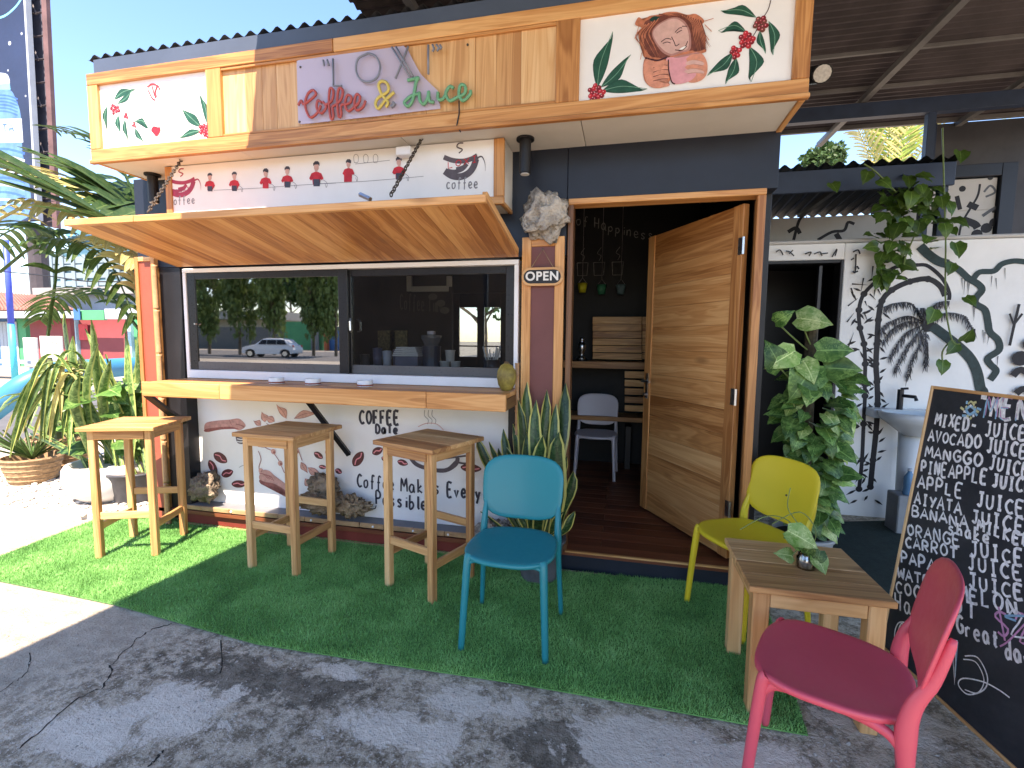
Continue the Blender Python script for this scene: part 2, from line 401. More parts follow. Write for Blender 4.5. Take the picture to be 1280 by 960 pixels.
# garden bed kerb and pale sand at the left, with pebbles
def ground_poly(name, px_, z, mat, jag=.02):
    P = [at(a, b, z=0) for a, b in px_]; bm = bmesh.new()
    q = [Vector((p.x, p.y, z)) for p in crom(P, 5, True)]
    for v in q: v.x += R_.uniform(-jag, jag); v.y += R_.uniform(-jag, jag)
    area(bm, q); return tag(obj(name, bm, mat), kind='structure')
bed = [Vector(p) for p in ((-3.0, .35, 0), (-3.35, .04, 0), (-3.9, -.12, 0), (-5.0, -.3, 0), (-7.4, -.55, 0), (-7.4, 4.2, 0), (-3.0, 4.2, 0))]
bm = bmesh.new(); area(bm, [(p.x, p.y, .03) for p in bed])
tag(obj('sand_bed', bm, M('pale_sand', (.44, .395, .335), .95, .15, 9, .6)), kind='structure')
bm = bmesh.new(); tube(bm, [(p.x, p.y, .012) for p in crom(bed[:5], 8)], [.035+R_.uniform(-.008, .008) for _ in range(33)], 7)
tag(obj('bed_kerb', bm, M('kerb_mortar', (.52, .47, .40), .9, .2, 14, .6)), kind='structure')
bm = bmesh.new(); 
for k in range(900):
    x = R_.uniform(-6.2, -3.15); y = R_.uniform(-.1, 1.3)
    if y < -.12-(x+3.9)*-.15+.06 and x < -3.6: continue
    if x > -3.4 and y < .1: continue
    r = R_.uniform(.012, .03)
    g = bmesh.ops.create_icosphere(bm, subdivisions=1, radius=r)['verts']
    bmesh.ops.transform(bm, matrix=Matrix.Rotation(R_.uniform(0, 3), 4, 'Z') @ Matrix.Diagonal((1.4, 1, .55, 1)), verts=g)
    bmesh.ops.translate(bm, verts=g, vec=(x, y, .034+r*.2))
tag(obj('white_pebbles', bm, M('white_stone', (.55, .53, .49), .7, .15, 10, .1)), 'loose white pebbles scattered over the sandy planting bed', 'pebbles', kind='stuff')

bm = bmesh.new()
for k in range(2600):
    x, y = R_.uniform(-3.4, 3.2), R_.uniform(-2.0, -.9)
    if y > -1.15+.02*x and x < 1.5: continue
    r = R_.uniform(.0015, .0055)*(1 if R_.random() < .93 else 1.8); a = R_.uniform(0, 3)
    V = [bm.verts.new((x+math.cos(a+q*1.571)*r*(1.4 if q % 2 else .9), y+math.sin(a+q*1.571)*r*(1.4 if q % 2 else .9), r*.2)) for q in range(4)]; T = bm.verts.new((x+r*.2, y, r*.9))
    for q in range(4): bm.faces.new((V[q], V[(q+1) % 4], T))
tag(obj('concrete_grit', bm, M('grit', (.36, .33, .29), .9, .5, 60, .2)), 'loose grit and tiny stones lying on the rough concrete slab', 'grit', kind='stuff')
# ------------------------------------------------------------------ artificial turf mat
turf_px = [(-90, 702), (-60, 745), (0, 728), (140, 757), (320, 807), (480, 832), (640, 856), (800, 884), (920, 906), (1010, 922), (985, 850), (955, 750), (955, 738), (905, 733), (700, 716), (600, 699), (420, 674), (240, 655), (175, 640), (118, 652), (60, 674)]
TP = []
for a, b in turf_px:
    p = at(a, b, z=0)
    if a < 0: p = Vector((-3.35, -.80, 0)) if b < 720 else Vector((-3.28, -.97, 0))
    TP.append(p)
TP = [p for p in TP]
tm = empty('turf_mat', (-1, -.6, 0), 'bright green artificial grass mat laid on the concrete in front of the kiosk', 'artificial grass')
def turf_mat(name, dark, mid, lite):
    s = N(name); v = s.co()
    f = s.noise(v, 3.2, 5, .6, .3); g = s.noise(v, 160, 2, .6)
    c = s.ramp(s.math('ADD', s.math('MULTIPLY', f, .5), s.math('MULTIPLY', g, .5)), [(.36, dark), (.5, mid), (.66, lite)])
    s.bump(g, .6, .01); return s.fin(c, .62)
tb = turf_mat('turf_backing', (.05, .16, .04), (.10, .27, .07), (.16, .38, .11))
bm = bmesh.new(); f = area(bm, [(p.x, p.y, .006) for p in TP])
r = bmesh.ops.extrude_face_region(bm, geom=[f]); bmesh.ops.translate(bm, verts=[v for v in r['geom'] if isinstance(v, bmesh.types.BMVert)], vec=(0, 0, .006))
obj('backing', bm, tb, tm)
def inside(x, y, P):
    c = False; j = len(P)-1
    for i in range(len(P)):
        if (P[i].y > y) != (P[j].y > y) and x < (P[j].x-P[i].x)*(y-P[i].y)/(P[j].y-P[i].y)+P[i].x: c = not c
        j = i
    return c
rg = np.random.default_rng(3)
xs = rg.uniform(-3.6, 1.7, 330000); ys = rg.uniform(-1.3, .25, 330000)
ins = np.zeros(len(xs), bool); j = len(TP)-1
for i in range(len(TP)):
    yi, yj, xi, xj = TP[i].y, TP[j].y, TP[i].x, TP[j].x
    with np.errstate(divide='ignore', invalid='ignore'):
        cnd = ((yi > ys) != (yj > ys)) & (xs < (xj-xi)*(ys-yi)/(yj-yi+1e-12)+xi)
    ins ^= cnd; j = i
xs, ys = xs[ins], ys[ins]; n_ = len(xs)
an = rg.uniform(0, 6.283, n_); ln = rg.uniform(.010, .022, n_); le = rg.uniform(.003, .014, n_); wd = rg.uniform(.0012, .0024, n_)
la = rg.uniform(0, 6.283, n_)
co = np.empty((n_, 3, 3)); cx, sx = np.cos(an)*wd, np.sin(an)*wd
co[:, 0] = np.stack([xs-cx, ys-sx, np.full(n_, .011)], 1); co[:, 1] = np.stack([xs+cx, ys+sx, np.full(n_, .011)], 1)
co[:, 2] = np.stack([xs+np.cos(la)*le, ys+np.sin(la)*le, .011+ln], 1)
me = bpy.data.meshes.new('blades'); me.vertices.add(n_*3); me.vertices.foreach_set('co', co.ravel())
me.loops.add(n_*3); me.loops.foreach_set('vertex_index', np.arange(n_*3)); me.polygons.add(n_)
me.polygons.foreach_set('loop_start', np.arange(0, n_*3, 3)); me.polygons.foreach_set('loop_total', np.full(n_, 3)); me.update()
tag(link('blades', me, turf_mat('turf_blades', (.08, .22, .05), (.18, .46, .12), (.38, .68, .24)), tm), kind='stuff')

# ------------------------------------------------------------------ kiosk
K = empty('kiosk', (-.7, 1.2, 0), 'small wood-trimmed coffee kiosk with open hatch window and open plank door', 'kiosk')
SFZ, FZ1, YS, XS0, XS1 = 2.677, 3.248, -.378, -2.855, 1.534
def kb(name, lo, hi, mat, bev=.002, parent=None): return box(name, parent or K, lo, hi, mat, bev)
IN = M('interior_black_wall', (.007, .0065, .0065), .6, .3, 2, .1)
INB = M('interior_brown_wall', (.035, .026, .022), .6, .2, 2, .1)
wl = kb('wall', (.345, FY, 2.37), (1.53, FY+.1, SFZ+.02), NAVY)
kb('wall', (-2.99, FY+.002, 2.03), (.343, FY+.1, SFZ+.02), NAVY)
kb('wall', (-2.795, FY+.004, .13), (-2.60, FY+.1, 2.028), BLACK)
kb('wall', (-.032, .075, .13), (.30, FY+.12, 1.17), BLACK)
kb('wall', (-2.60, .14, .13), (-.03, .18, 1.17), BLACK)
kb('wall', (-2.99, .125, .0), (-2.93, 2.5, SFZ+.02), MAROON_LIT); kb('wall', (1.475, .125, 0), (1.53, 2.5, SFZ+.02), BLACK); kb('wall', (-2.99, .215, SFZ+.021), (-2.93, 2.5, 3.3), MAROON_LIT); kb('wall', (1.475, .215, SFZ+.021), (1.53, 2.5, 3.3), NAVY)
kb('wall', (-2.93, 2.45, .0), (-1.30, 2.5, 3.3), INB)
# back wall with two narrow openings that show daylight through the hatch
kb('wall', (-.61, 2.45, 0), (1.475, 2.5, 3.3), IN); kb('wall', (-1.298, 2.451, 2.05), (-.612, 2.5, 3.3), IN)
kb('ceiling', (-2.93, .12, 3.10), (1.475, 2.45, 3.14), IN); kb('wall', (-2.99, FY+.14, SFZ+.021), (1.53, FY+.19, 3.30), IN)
# floor boards and step
FLW = .125; y = .0; k = 0
while y < 2.4:
    for x0, x1 in ((-2.9, -.9), (-.897, .60 if k % 2 else .1), (.603 if k % 2 else .103, 1.47)):
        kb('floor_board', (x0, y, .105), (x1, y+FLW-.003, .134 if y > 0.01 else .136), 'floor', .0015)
    y += FLW; k += 1
kb('doorstep', (.34, .012, 0), (1.50, .06, .104), M('step_dark_blue', (.012, .018, .03), .5, .2, 4, .1))
kb('floor_base', (-2.9, .13, 0), (1.47, 2.4, .10), BLACK)
# ledge with tile edging and dark red skirting
kb('ledge', (-2.66, .012, .158), (.03, .139, .178), GREY)
kb('skirting', (-2.66, .03, .022), (.03, .06, .145), DKRED)
TILE = M('ledge_edge_tile', (.42, .25, .13), .4, .25, 10, .12)
x = -2.68
while x < .03:
    l = R_.uniform(.19, .26); x2 = min(x+l, .035)
    kb('edge_tile', (x, -.006+R_.uniform(-.002, .002), .146), (x2-.004, .011, .180), TILE, .003)
    kb('edge_tile', (x, .014, .0), (x2-.004, .029, .022), TILE, .003); x = x2
for sx in (-.69, -.43, -.28, -2.2, -1.5, -1.0): bm = bmesh.new(); lathe(bm, [(0, 0), (.009, 0), (.007, .006), (0, .008)], 8); obj('screw_cap', bm, ALU, K, (sx, -.008, .163), (math.pi/2, 0, 0))
# pilasters: wood-framed panels either side of the window
def pilaster(x0, x1, z0, z1, yf, mat, fwd):
    p = kb('pilaster', (x0+fwd-.004, yf+.012, z0), (x1-fwd+.004, yf+.035, z1-.01), mat, .001)
    kb('stile', (x0, yf, z0), (x0+fwd, yf+.045, z1), 'teak', .003, p); kb('stile', (x1-fwd, yf, z0), (x1, yf+.045, z1), 'teak', .003, p)
    kb('rail', (x0+fwd+.001, yf+.001, z1-fwd), (x1-fwd-.001, yf+.045, z1), 'teak', .003, p)
    kb('backing', (x0+.004, yf+.046, z0), (x1-.004, yf+.10, z1), 'dark', .002, p)
    return p
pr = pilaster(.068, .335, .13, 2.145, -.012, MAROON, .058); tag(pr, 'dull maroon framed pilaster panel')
pl = pilaster(-2.99, -2.80, .05, 2.11, -.012, MAROON_LIT, .034); tag(pl, 'maroon framed pilaster panel coloured red-orange for sunlight')
# window: white outer frame, two black sashes with glass
WX0, WX1, WZ0, WZ1 = -2.557, .045, 1.19, 2.013
win = kb('window', (WX0, FY-.02, WZ1-.03), (WX1, FY+.07, WZ1), ALU, .002)
kb('frame', (WX0, FY-.019, WZ0), (WX0+.028, FY+.07, WZ1-.031), ALU, .002, win); kb('frame', (WX1-.028, FY-.019, WZ0), (WX1, FY+.07, WZ1-.031), ALU, .002, win)
kb('frame', (WX0+.03, FY-.025, WZ0), (WX1-.03, FY+.075, WZ0+.062), ALU, .003, win)
G1 = glass('dark_glass_front', (.34, .36, .37), .30); G2 = glass('clear_glass', (.80, .82, .82), .02)
def sash(x0, x1, y, g, st=.05, lock=True):
    z0, z1 = WZ0+.064, WZ1-.033
    kb('sash_frame', (x0, y, z0), (x0+st, y+.022, z1), BFRAME, .002, win); kb('sash_frame', (x1-st, y, z0), (x1, y+.022, z1), BFRAME, .002, win)
    kb('sash_frame', (x0+st+.001, y+.001, z0), (x1-st-.001, y+.022, z0+.062), M('sash_rail_grey', (.11, .11, .11), .3, .1, 5, .02), .002, win)
    kb('sash_frame', (x0+st+.001, y+.001, z1-.045), (x1-st-.001, y+.022, z1), BFRAME, .002, win)
    return kb('pane', (x0+st, y+.009, z0+.06), (x1-st, y+.013, z1-.043), g, 0, win)
xm = at(430, 400, y=FY).x
sash(WX0+.03, xm+.035, FY-.012, G1, .07); sash(xm-.02, WX1-.03, FY+.022, G2, .062)
for hx in (at(439, 408, y=FY).x, at(247, 400, y=FY).x):
    bm = bmesh.new(); tube(bm, [(hx, FY-.012, 1.64), (hx+.012, FY-.035, 1.62), (hx+.014, FY-.035, 1.56), (hx+.004, FY-.012, 1.55)] if hx > -2 else [(hx, FY-.01, 1.60), (hx, FY-.03, 1.60)], .007, 6)
    obj('latch', bm, STEEL, win)
# counter: thick teak slab on a bracket
CZ0, CZ1, CY = 1.089, 1.189, -.379
for a, b in ((-2.541, -1.9), (-1.898, -.43), (-.428, .06)):
    kb('counter_front_board', (a, CY, CZ0), (b, CY+.03, CZ1+.001), 'teak', .004)
for i in range(3):
    for a, b in ((-2.53, -1.2), (-1.197, .052)):
        kb('counter_top_board', (a, CY+.031+i*.122, CZ1-.03), (b, CY+.15+i*.122, CZ1-.002+.001*(i % 2)), 'teak', .002)
kb('counter_end_board', (.03, CY+.031, CZ0+.002), (.058, FY-.03, CZ1-.032), 'dark', .002)
bm = bmesh.new()
a, b = at(406, 506, y=-.06), at(456, 570, y=.06); a = Vector((-1.37, -.2, 1.09)); b = at(436, 568, y=.10)
for d in (0,): tube(bm, [a, b], .022, 4)
obj('counter_bracket', bm, BLACK, K)
bm = bmesh.new(); tube(bm, [(-2.66, -.25, 1.085), (-2.63, -.1, .93), (-2.62, .02, .84)], .025, 4); obj('counter_bracket', bm, BLACK, K)
# hatch awning, propped open: boards running down its slope
AO = Vector((0, -.763, 2.158)); AI = Vector((0, FY-.03, 2.018)); AX0, AX1 = -2.568, .049
sl = (AO-AI); ang = math.atan2(sl.z, -sl.y); ln_ = sl.length
aw = tag(kb('awning', (AX0, AO.y-.012, AO.z-.004), (-2.05, AO.y+.02, AO.z+.034), 'teak', .003), 'propped-open hatch awning of diagonal-looking teak boards')
kb('edge_rail', (-2.047, AO.y-.012, AO.z-.004), (AX1, AO.y+.02, AO.z+.034), 'teak', .003, aw)
x = AX0; mid = (AO+AI)/2
while x < AX1-.01:
    wdt = min(R_.choice([.09, .11, .13, .15, .10]), AX1-x)
    if AX1-(x+wdt) < .04: wdt = AX1-x
    me = boxmesh((wdt-.0012, ln_-.03, .02), .001)
    m = wood('teak', 1); key = (me.name, m.name)
    if key not in BOXC: BOXC[key] = me.copy(); BOXC[key].materials.clear(); BOXC[key].materials.append(m)
    link('awning_board', BOXC[key], m, aw, (x+wdt/2, mid.y, mid.z+.012), (-ang, 0, 0)); x += wdt
for ex in (AX0+.012, AX1-.012): link('side_rail', boxmesh((.026, ln_-.03, .036), .003).copy(), wood('teak', 1), aw, (ex, mid.y, mid.z+.04), (-ang, 0, 0))
def chain(p, q, parent, r=.013):
    p, q = Vector(p), Vector(q); d = q-p; n_ = int(d.length/(r*2.1)); dn = d.normalized(); bm = bmesh.new()
    for i in range(n_+1):
        c = p+d*(i/n_); s_ = dn.cross(Vector((0, 1, 0)) if i % 2 else Vector((1, 0, .2))).normalized()
        ring = [c+dn*math.cos(t)*r*1.35+s_*math.sin(t)*r*.75 for t in [k*math.pi/4 for k in range(9)]]
        tube(bm, ring, .0035, 5, False)
    return obj('chain', bm, CHAINM, parent)
chain(at(528, 172, y=-.26), at(489, 243, y=-.74), aw); chain(at(229, 196, y=-.25), at(186, 263, y=-.75), aw)
bm = bmesh.new(); tube(bm, [at(450, 243, y=-.74), at(463, 249, y=-.76)], .012, 5); obj('hasp', bm, STEEL, aw)
# soffit boards, gap seams between them
xs_ = [XS0+.03, -1.7, -.6, .45, XS1-.03]
for a, b in zip(xs_, xs_[1:]): kb('soffit_board', (a+.002, YS+.04, SFZ+.002), (b-.002, 2.6 if b < -2 else FY+.14, SFZ+.018), SOFFIT, .001)
kb('soffit_trim', (XS1-.03, YS+.04, SFZ-.006), (XS1-.002, FY+.12, SFZ+.02), 'teak', .002)
# corrugated roof and blue-grey flashing
kb('flashing', (XS0+.06, YS+.01, FZ1+.002), (XS1-.02, YS+.022, 3.335), FLASH, .001)
def corrugated(name, parent, x0, x1, y0, y1, z0, z1, mat, amp=.014, wl_=.09, along='y', th=.003, ox=.1):
    """ribs run along y (or x); z0 at the start, z1 at the end of the run"""
    bm = bmesh.new(); s0, s1 = (x0, x1) if along == 'y' else (y0, y1); n_ = int((s1-s0)/wl_*6); rows = []
    for i in range(n_+1):
        s_ = s0+(s1-s0)*i/n_; dz = amp*math.sin(2*math.pi*s_/wl_)
        a, b = ((s_, y0, z0+dz), (s_, y1, z1+dz)) if along == 'y' else ((x0+s_*ox, s_, z0+dz), (x1, s_, z1+dz))
        rows.append([bm.verts.new(a), bm.verts.new(b)])
    for a, b in zip(rows, rows[1:]): bm.faces.new((a[0], a[1], b[1], b[0]))
    g = bmesh.ops.solidify(bm, geom=bm.faces[:], thickness=th)
    return obj(name, bm, mat, parent, smooth=False)
corrugated('roof_sheet', K, XS0+.0, XS1, YS+.02, 2.65, 3.358, 3.46, M('old_zinc_grey', (.10, .10, .10), .5, .2, 3, .1, .2, grime=.4), .016, .094)
kb('roof_beam', (XS0+.1, YS+.06, SFZ+.03), (XS0+.16, 2.6, 3.33), NAVY); kb('roof_beam', (XS1-.1, .16, SFZ+.03), (XS1-.01, 2.6, 3.33), NAVY)
# door frame and open plank door
DX0, DX1, DZ = .356, 1.469, 2.368
fr = tag(kb('door_frame', (DX0-.002, FY-.022, DZ-.035), (DX1, FY+.085, DZ), 'teak', .003), None)
kb('jamb', (DX0-.004, FY-.02, .137), (DX0+.03, FY+.085, DZ-.036), 'dark', .003, fr)  # left jamb in dark wood: its shaded side is put into the colour
kb('jamb', (DX1-.045, FY-.02, .137), (DX1, FY+.03, DZ-.036), 'teak', .003, fr); kb('jamb', (DX1-.03, FY+.031, .137), (DX1+.004, FY+.12, DZ-.036), 'dark', .003, fr)
kb('threshold', (DX0+.02, -.012, .128), (DX1-.02, .012, .1385), 'cabinet', .002, fr)
hx, hy = 1.392, .105; fx, fy_ = .894, .982; L = math.hypot(fx-hx, fy_-hy); da = math.atan2(fy_-hy, fx-hx)
door = empty('door', (hx, hy, .15)); door.parent = K; door.matrix_parent_inverse = W(K).inverted(); door.rotation_euler.z = da
Wd = W(door)
def dbox(name, lo, hi, mat, bev=.002):
    lo, hi = Vector(lo), Vector(hi); c = (lo+hi)/2; s = tuple(hi-lo); m = mat if not isinstance(mat, str) else wood(mat, max(range(3), key=lambda i: s[i]))
    me = boxmesh(s, bev).copy(); me.materials.clear(); o = link(name, me, m, None, c); o.parent = door; return o
DH = 2.165; ST = .085
dbox('stile', (0, -.02, 0), (ST, .02, DH), 'teak', .003); dbox('stile', (L-ST, -.02, 0), (L, .02, DH), 'teak', .003)
z = .0
while z < DH-.01:
    h = min(R_.choice([.15, .17, .19, .16, .21]), DH-z)
    if DH-(z+h) < .07: h = DH-z
    dbox('door_board', (ST+.001, -.013+R_.uniform(-.001, .001), z+.0003), (L-ST-.001, .013, z+h-.0006), 'teak', .002); z += h
for hz in (.32, 1.02, 1.92):
    bm = bmesh.new(); tube(bm, [(-.012, .022, hz-.05), (-.012, .022, hz+.05)], .008, 8); addbox(bm, (-.01, .02, hz-.05), (.03, .0235, hz+.05)); o = obj('hinge', bm, STEEL, None); o.parent = door
bm = bmesh.new(); addbox(bm, (L-.065, .021, .90), (L-.035, .026, 1.10)); tube(bm, [(L-.05, .024, 1.04), (L-.05, .07, 1.04), (L-.16, .072, 1.04)], .009, 8)
tube(bm, [(L-.05, .024, .93), (L-.05, .05, .93)], .014, 10); o = obj('handle', bm, STEEL, None); o.parent = door
# ------------------------------------------------------------------ fascia sign board
FS = empty('fascia_sign', (-.66, YS, SFZ), 'long teak-framed fascia board with painted end panels above the kiosk', 'sign')
kb('bottom_rail', (XS0, YS, SFZ-.002), (XS1, YS+.035, SFZ+.083), 'teak', .004, FS); kb('bottom_molding', (XS0-.004, YS-.012, SFZ-.012), (XS1+.004, YS+.02, SFZ+.012), 'teak', .004, FS)
for a, b in ((XS0, -1.0), (-.998, XS1)): kb('top_rail', (a, YS, FZ1-.075), (b, YS+.035, FZ1), 'teak', .004, FS)
DIV = [(XS0, XS0+.085), (-1.90, -1.79), (.315, .44), (XS1-.075, XS1)]
for i, (a, b) in enumerate(DIV): kb('stile', (a, YS+.001, SFZ+.084), (b, YS+.036, FZ1-.076), 'teak', .003, FS)
PY = YS+.022
PN = [(XS0+.08, -1.895), (.435, XS1-.07)]
for a, b in PN: kb('painted_panel', (a, PY, SFZ+.08), (b, PY+.012, FZ1-.07), PANEL, .001, FS)
x = -1.795
while x < .32:
    wdt = min(R_.choice([.10, .14, .17, .12]), .32-x)
    if .32-(x+wdt) < .04: wdt = .32-x
    kb('sign_plank', (x, PY+R_.uniform(-.0015, .0015), SFZ+.08), (x+wdt-.0008, PY+.014, FZ1-.072), 'pale', .0012, FS); x += wdt
for a, b, c, d in ((-1.79, SFZ+.085, .315, SFZ+.10), (-1.79, FZ1-.092, .315, FZ1-.077)): kb('bead', (a, YS+.006, b), (c, YS+.02, d), 'teak', .002, FS)
kb('end_board', (XS1-.022, YS+.037, SFZ+.0), (XS1-.001, FY+.2, FZ1-.01), 'teak', .002, FS); kb('end_board', (XS0+.001, YS+.037, SFZ+.0), (XS0+.022, FY+.2, FZ1-.01), 'teak', .002, FS)
LG = M('paint_leaf_green', (.012, .075, .045), .5, .3, 30, .02); LD = M('paint_leaf_dark', (.006, .04, .03), .5, .2, 30, .02); VE = M('paint_vein_pale', (.14, .30, .20), .5, .2, 30, .02)
BR = M('paint_berry_red', (.50, .02, .03), .45, .25, 40, .02); BRD = M('paint_berry_dark', (.20, .01, .015), .45, .2, 40, .02); BP = M('paint_berry_pink', (.75, .25, .28), .45, .1, 40, .02)
HA = M('paint_hair_brown', (.16, .045, .03), .5, .35, 40, .02); HL = M('paint_hair_light', (.50, .17, .09), .5, .3, 40, .02); SK = M('paint_skin', (.62, .38, .33), .5, .12, 30, .02)
SKD = M('paint_skin_shade', (.42, .20, .17), .5, .15, 40, .02); PK = M('paint_cup_pink', (.66, .30, .33), .5, .12, 30, .02); OR = M('paint_hand_orange', (.62, .26, .17), .5, .2, 40, .02); OUT = M('paint_outline', (.05, .015, .02), .5, .2, 30, .02)
P = Painting(PY)
def q7(*a): return [(730+u/4.571, v/4.571) for u, v in a]
def lf(a, b, c, d, w_, bend=0, mat=LG):
    P.leaf(LD, q7((a, b))[0], q7((c, d))[0], w_/4.571+1.2, bend/4.571); P.leaf(mat, q7((a, b))[0], q7((c, d))[0], w_/4.571, bend/4.571, VE)
lf(75, 505, 165, 180, 85, -20); lf(95, 500, 268, 312, 62, 14); lf(100, 520, 362, 508, 80, -22)
lf(985, 100, 782, 62, 60, 26); lf(930, 185, 768, 175, 45, 36); lf(1055, 120, 1080, 315, 62, -24); lf(1005, 175, 1038, 305, 42, 12)
lf(850, 300, 705, 432, 62, -16); lf(870, 330, 808, 480, 62, -14); lf(945, 265, 955, 468, 85, -38)
P.line(OUT, q7((1068, 0), (1050, 60), (1010, 120), (970, 200), (900, 270), (860, 300)), .004)
def berries(cx, cy, n, sp, r=.012, pr=P, f=q7, mats=None):
    for i in range(n):
        a = i*2.4; d = sp*math.sqrt((i+.3)/n); q = f((cx+math.cos(a)*d, cy+math.sin(a)*d))[0]
        pr.dot((mats or [BRD, BR])[i % 2], q, r); pr.dot(BP, (q[0]-.6, q[1]-.6), r*.28)
berries(70, 535, 16, 48); berries(930, 230, 16, 42); berries(868, 300, 8, 32, .011); berries(1010, 135, 12, 38, .012, P, q7, [BRD, HA])
P.fill(HL, q7((292, 140), (312, 98), (345, 118), (372, 92), (420, 86), (470, 70), (530, 68), (590, 84), (640, 80), (688, 118), (668, 150), (694, 196), (664, 228), (700, 290), (660, 306), (610, 330), (540, 350), (450, 360), (380, 350), (338, 318), (350, 280), (318, 250), (338, 214), (304, 190), (330, 160)))
P.fill(HL, q7((350, 330), (410, 345), (470, 360), (500, 420), (470, 490), (400, 502), (352, 470), (338, 410)))
P.fill(OR, q7((610, 310), (672, 306), (704, 360), (700, 424), (664, 462), (600, 470), (570, 420)))
P.fill(HA, q7((345, 130), (400, 100), (520, 75), (600, 95), (620, 150), (640, 210), (685, 260), (680, 285), (600, 290), (520, 300), (470, 340), (430, 330), (380, 320), (340, 260), (355, 190)))
P.fill(LD, q7((375, 112), (400, 92), (430, 98), (425, 118), (395, 128)))
P.fill(SKD, q7((388, 190), (420, 140), (500, 100), (560, 110), (600, 160), (612, 230), (605, 285), (560, 300), (500, 320), (450, 300), (410, 250)))
P.fill(SK, q7((395, 190), (425, 145), (500, 108), (550, 118), (590, 165), (600, 230), (590, 280), (545, 292), (500, 308), (460, 290), (418, 245)))
P.fill(HA, q7((540, 82), (600, 105), (650, 180), (690, 268), (665, 290), (622, 288), (624, 225), (604, 155), (570, 112)))
P.fill(HL, q7((600, 95), (650, 95), (680, 150), (660, 200), (640, 150)))
for pts in (((440, 240), (470, 220), (500, 225)), ((450, 248), (475, 240), (495, 246)), ((520, 185), (545, 160), (560, 160)), ((528, 190), (548, 178), (560, 172)), ((500, 210), (515, 240), (525, 262), (545, 250)),
            ((520, 285), (550, 285), (580, 262), (592, 235)), ((540, 290), (565, 285), (588, 262)), ((560, 150), (590, 150))): P.line(OUT, q7(*pts), .004)
P.fill(PANEL, q7((545, 284), (565, 281), (582, 266), (570, 266), (552, 276)))
P.fill(OR, q7((350, 340), (400, 350), (400, 440), (440, 470), (490, 480), (470, 495), (380, 495), (345, 430)))
P.fill(PK, q7((470, 335), (520, 325), (610, 308), (650, 300), (655, 360), (640, 430), (600, 465), (540, 480), (500, 470), (482, 400)))
P.fill(SKD, q7((520, 322), (640, 300), (660, 305), (600, 318), (530, 330)))
for i in range(4): P.fill(OR, q7((390+i*4, 365+i*26), (440, 345+i*27), (486, 352+i*27), (480, 372+i*26), (430, 378+i*26), (395, 390+i*24))); P.line(OUT, q7((395, 388+i*25), (440, 374+i*26), (482, 372+i*26)), .003)
P.fill(OR, q7((600, 320), (660, 312), (692, 360), (690, 420), (640, 460), (640, 400), (590, 392)))
for i in range(4): P.fill(SK if i % 2 else OR, q7((585-i*4, 335+i*24), (620, 318+i*25), (680, 330+i*25), (682, 348+i*24), (630, 346+i*24), (598, 354+i*22))); P.line(SKD, q7((592, 352+i*23), (630, 344+i*24), (678, 352+i*22)), .003)
P.line(OUT, q7((482, 340), (484, 400), (500, 465), (520, 480)), .006); P.line(OUT, q7((350, 330), (420, 345), (475, 325)), .008)
for pts in (((290, 220), (305, 180), (320, 110)), ((330, 300), (322, 340)), ((690, 120), (740, 105)), ((690, 140), (730, 180)), ((680, 180), (715, 230)), ((700, 280), (690, 290))): P.line(HL, q7(*pts), .003)
for i in range(26):
    t = i/26; x0 = 520-190*t+R_.uniform(-10, 10); P.line((HA, HL, HA, OUT)[i % 4] if i % 4 != 3 else HL, q7((x0+20, 85+60*t*t), (x0-20-20*t, 150+60*t), (x0-10+R_.uniform(-14, 14), 230+40*t), (x0+30*t+R_.uniform(-20, 20), 300+50*t)) if x0 < 415 else q7((x0, 82), (x0+30, 84), (x0+60, 92)), .006, True)
for i in range(16): P.line((HL, HA)[i % 2], q7((560+i*7, 86+i*2), (615+i*5, 130+i*4), (626+i*5, 200+i*2), (640+i*5+R_.uniform(-8, 14), 296-i*2)), .007, True)
P.done('woman_painting', FS, 'painted woman smiling over a pink cup between coffee branches')
P = Painting(PY)
def q1(*a): return [(u/4, v/4) for u, v in a]
def lf1(a, b, c, d, w_, bend=0): P.leaf(LG, q1((a, b))[0], q1((c, d))[0], w_/4, bend/4, VE)
lf1(570, 500, 680, 440, 40, -14); lf1(585, 520, 668, 442, 30, 8); lf1(536, 528, 530, 650, 26, 10); lf1(592, 575, 600, 670, 28, 8); lf1(625, 595, 638, 705, 24, 8); lf1(668, 610, 742, 640, 28, -22)
lf1(675, 640, 718, 715, 26, 6); lf1(1005, 635, 902, 540, 52, 0); lf1(1035, 620, 998, 460, 36, 10); lf1(1005, 655, 895, 690, 36, 8)
berries(572, 545, 9, 24, .012, P, q1); berries(628, 578, 4, 12, .01, P, q1); berries(1030, 650, 14, 34, .014, P, q1); berries(668, 622, 4, 12, .008, P, q1)
P.fill(BR, q1((755, 650), (768, 630), (780, 640), (798, 634), (800, 655), (782, 680), (768, 668)))
for pts in (((735, 435), (760, 420), (790, 430), (798, 450)), ((740, 450), (760, 490), (775, 500)), ((760, 430), (770, 470), (780, 490)), ((785, 430), (775, 460), (782, 480))): P.line(BR, q1(*pts), .009)
P.done('branch_painting', FS, 'painted green leaves with red berries and a small heart')
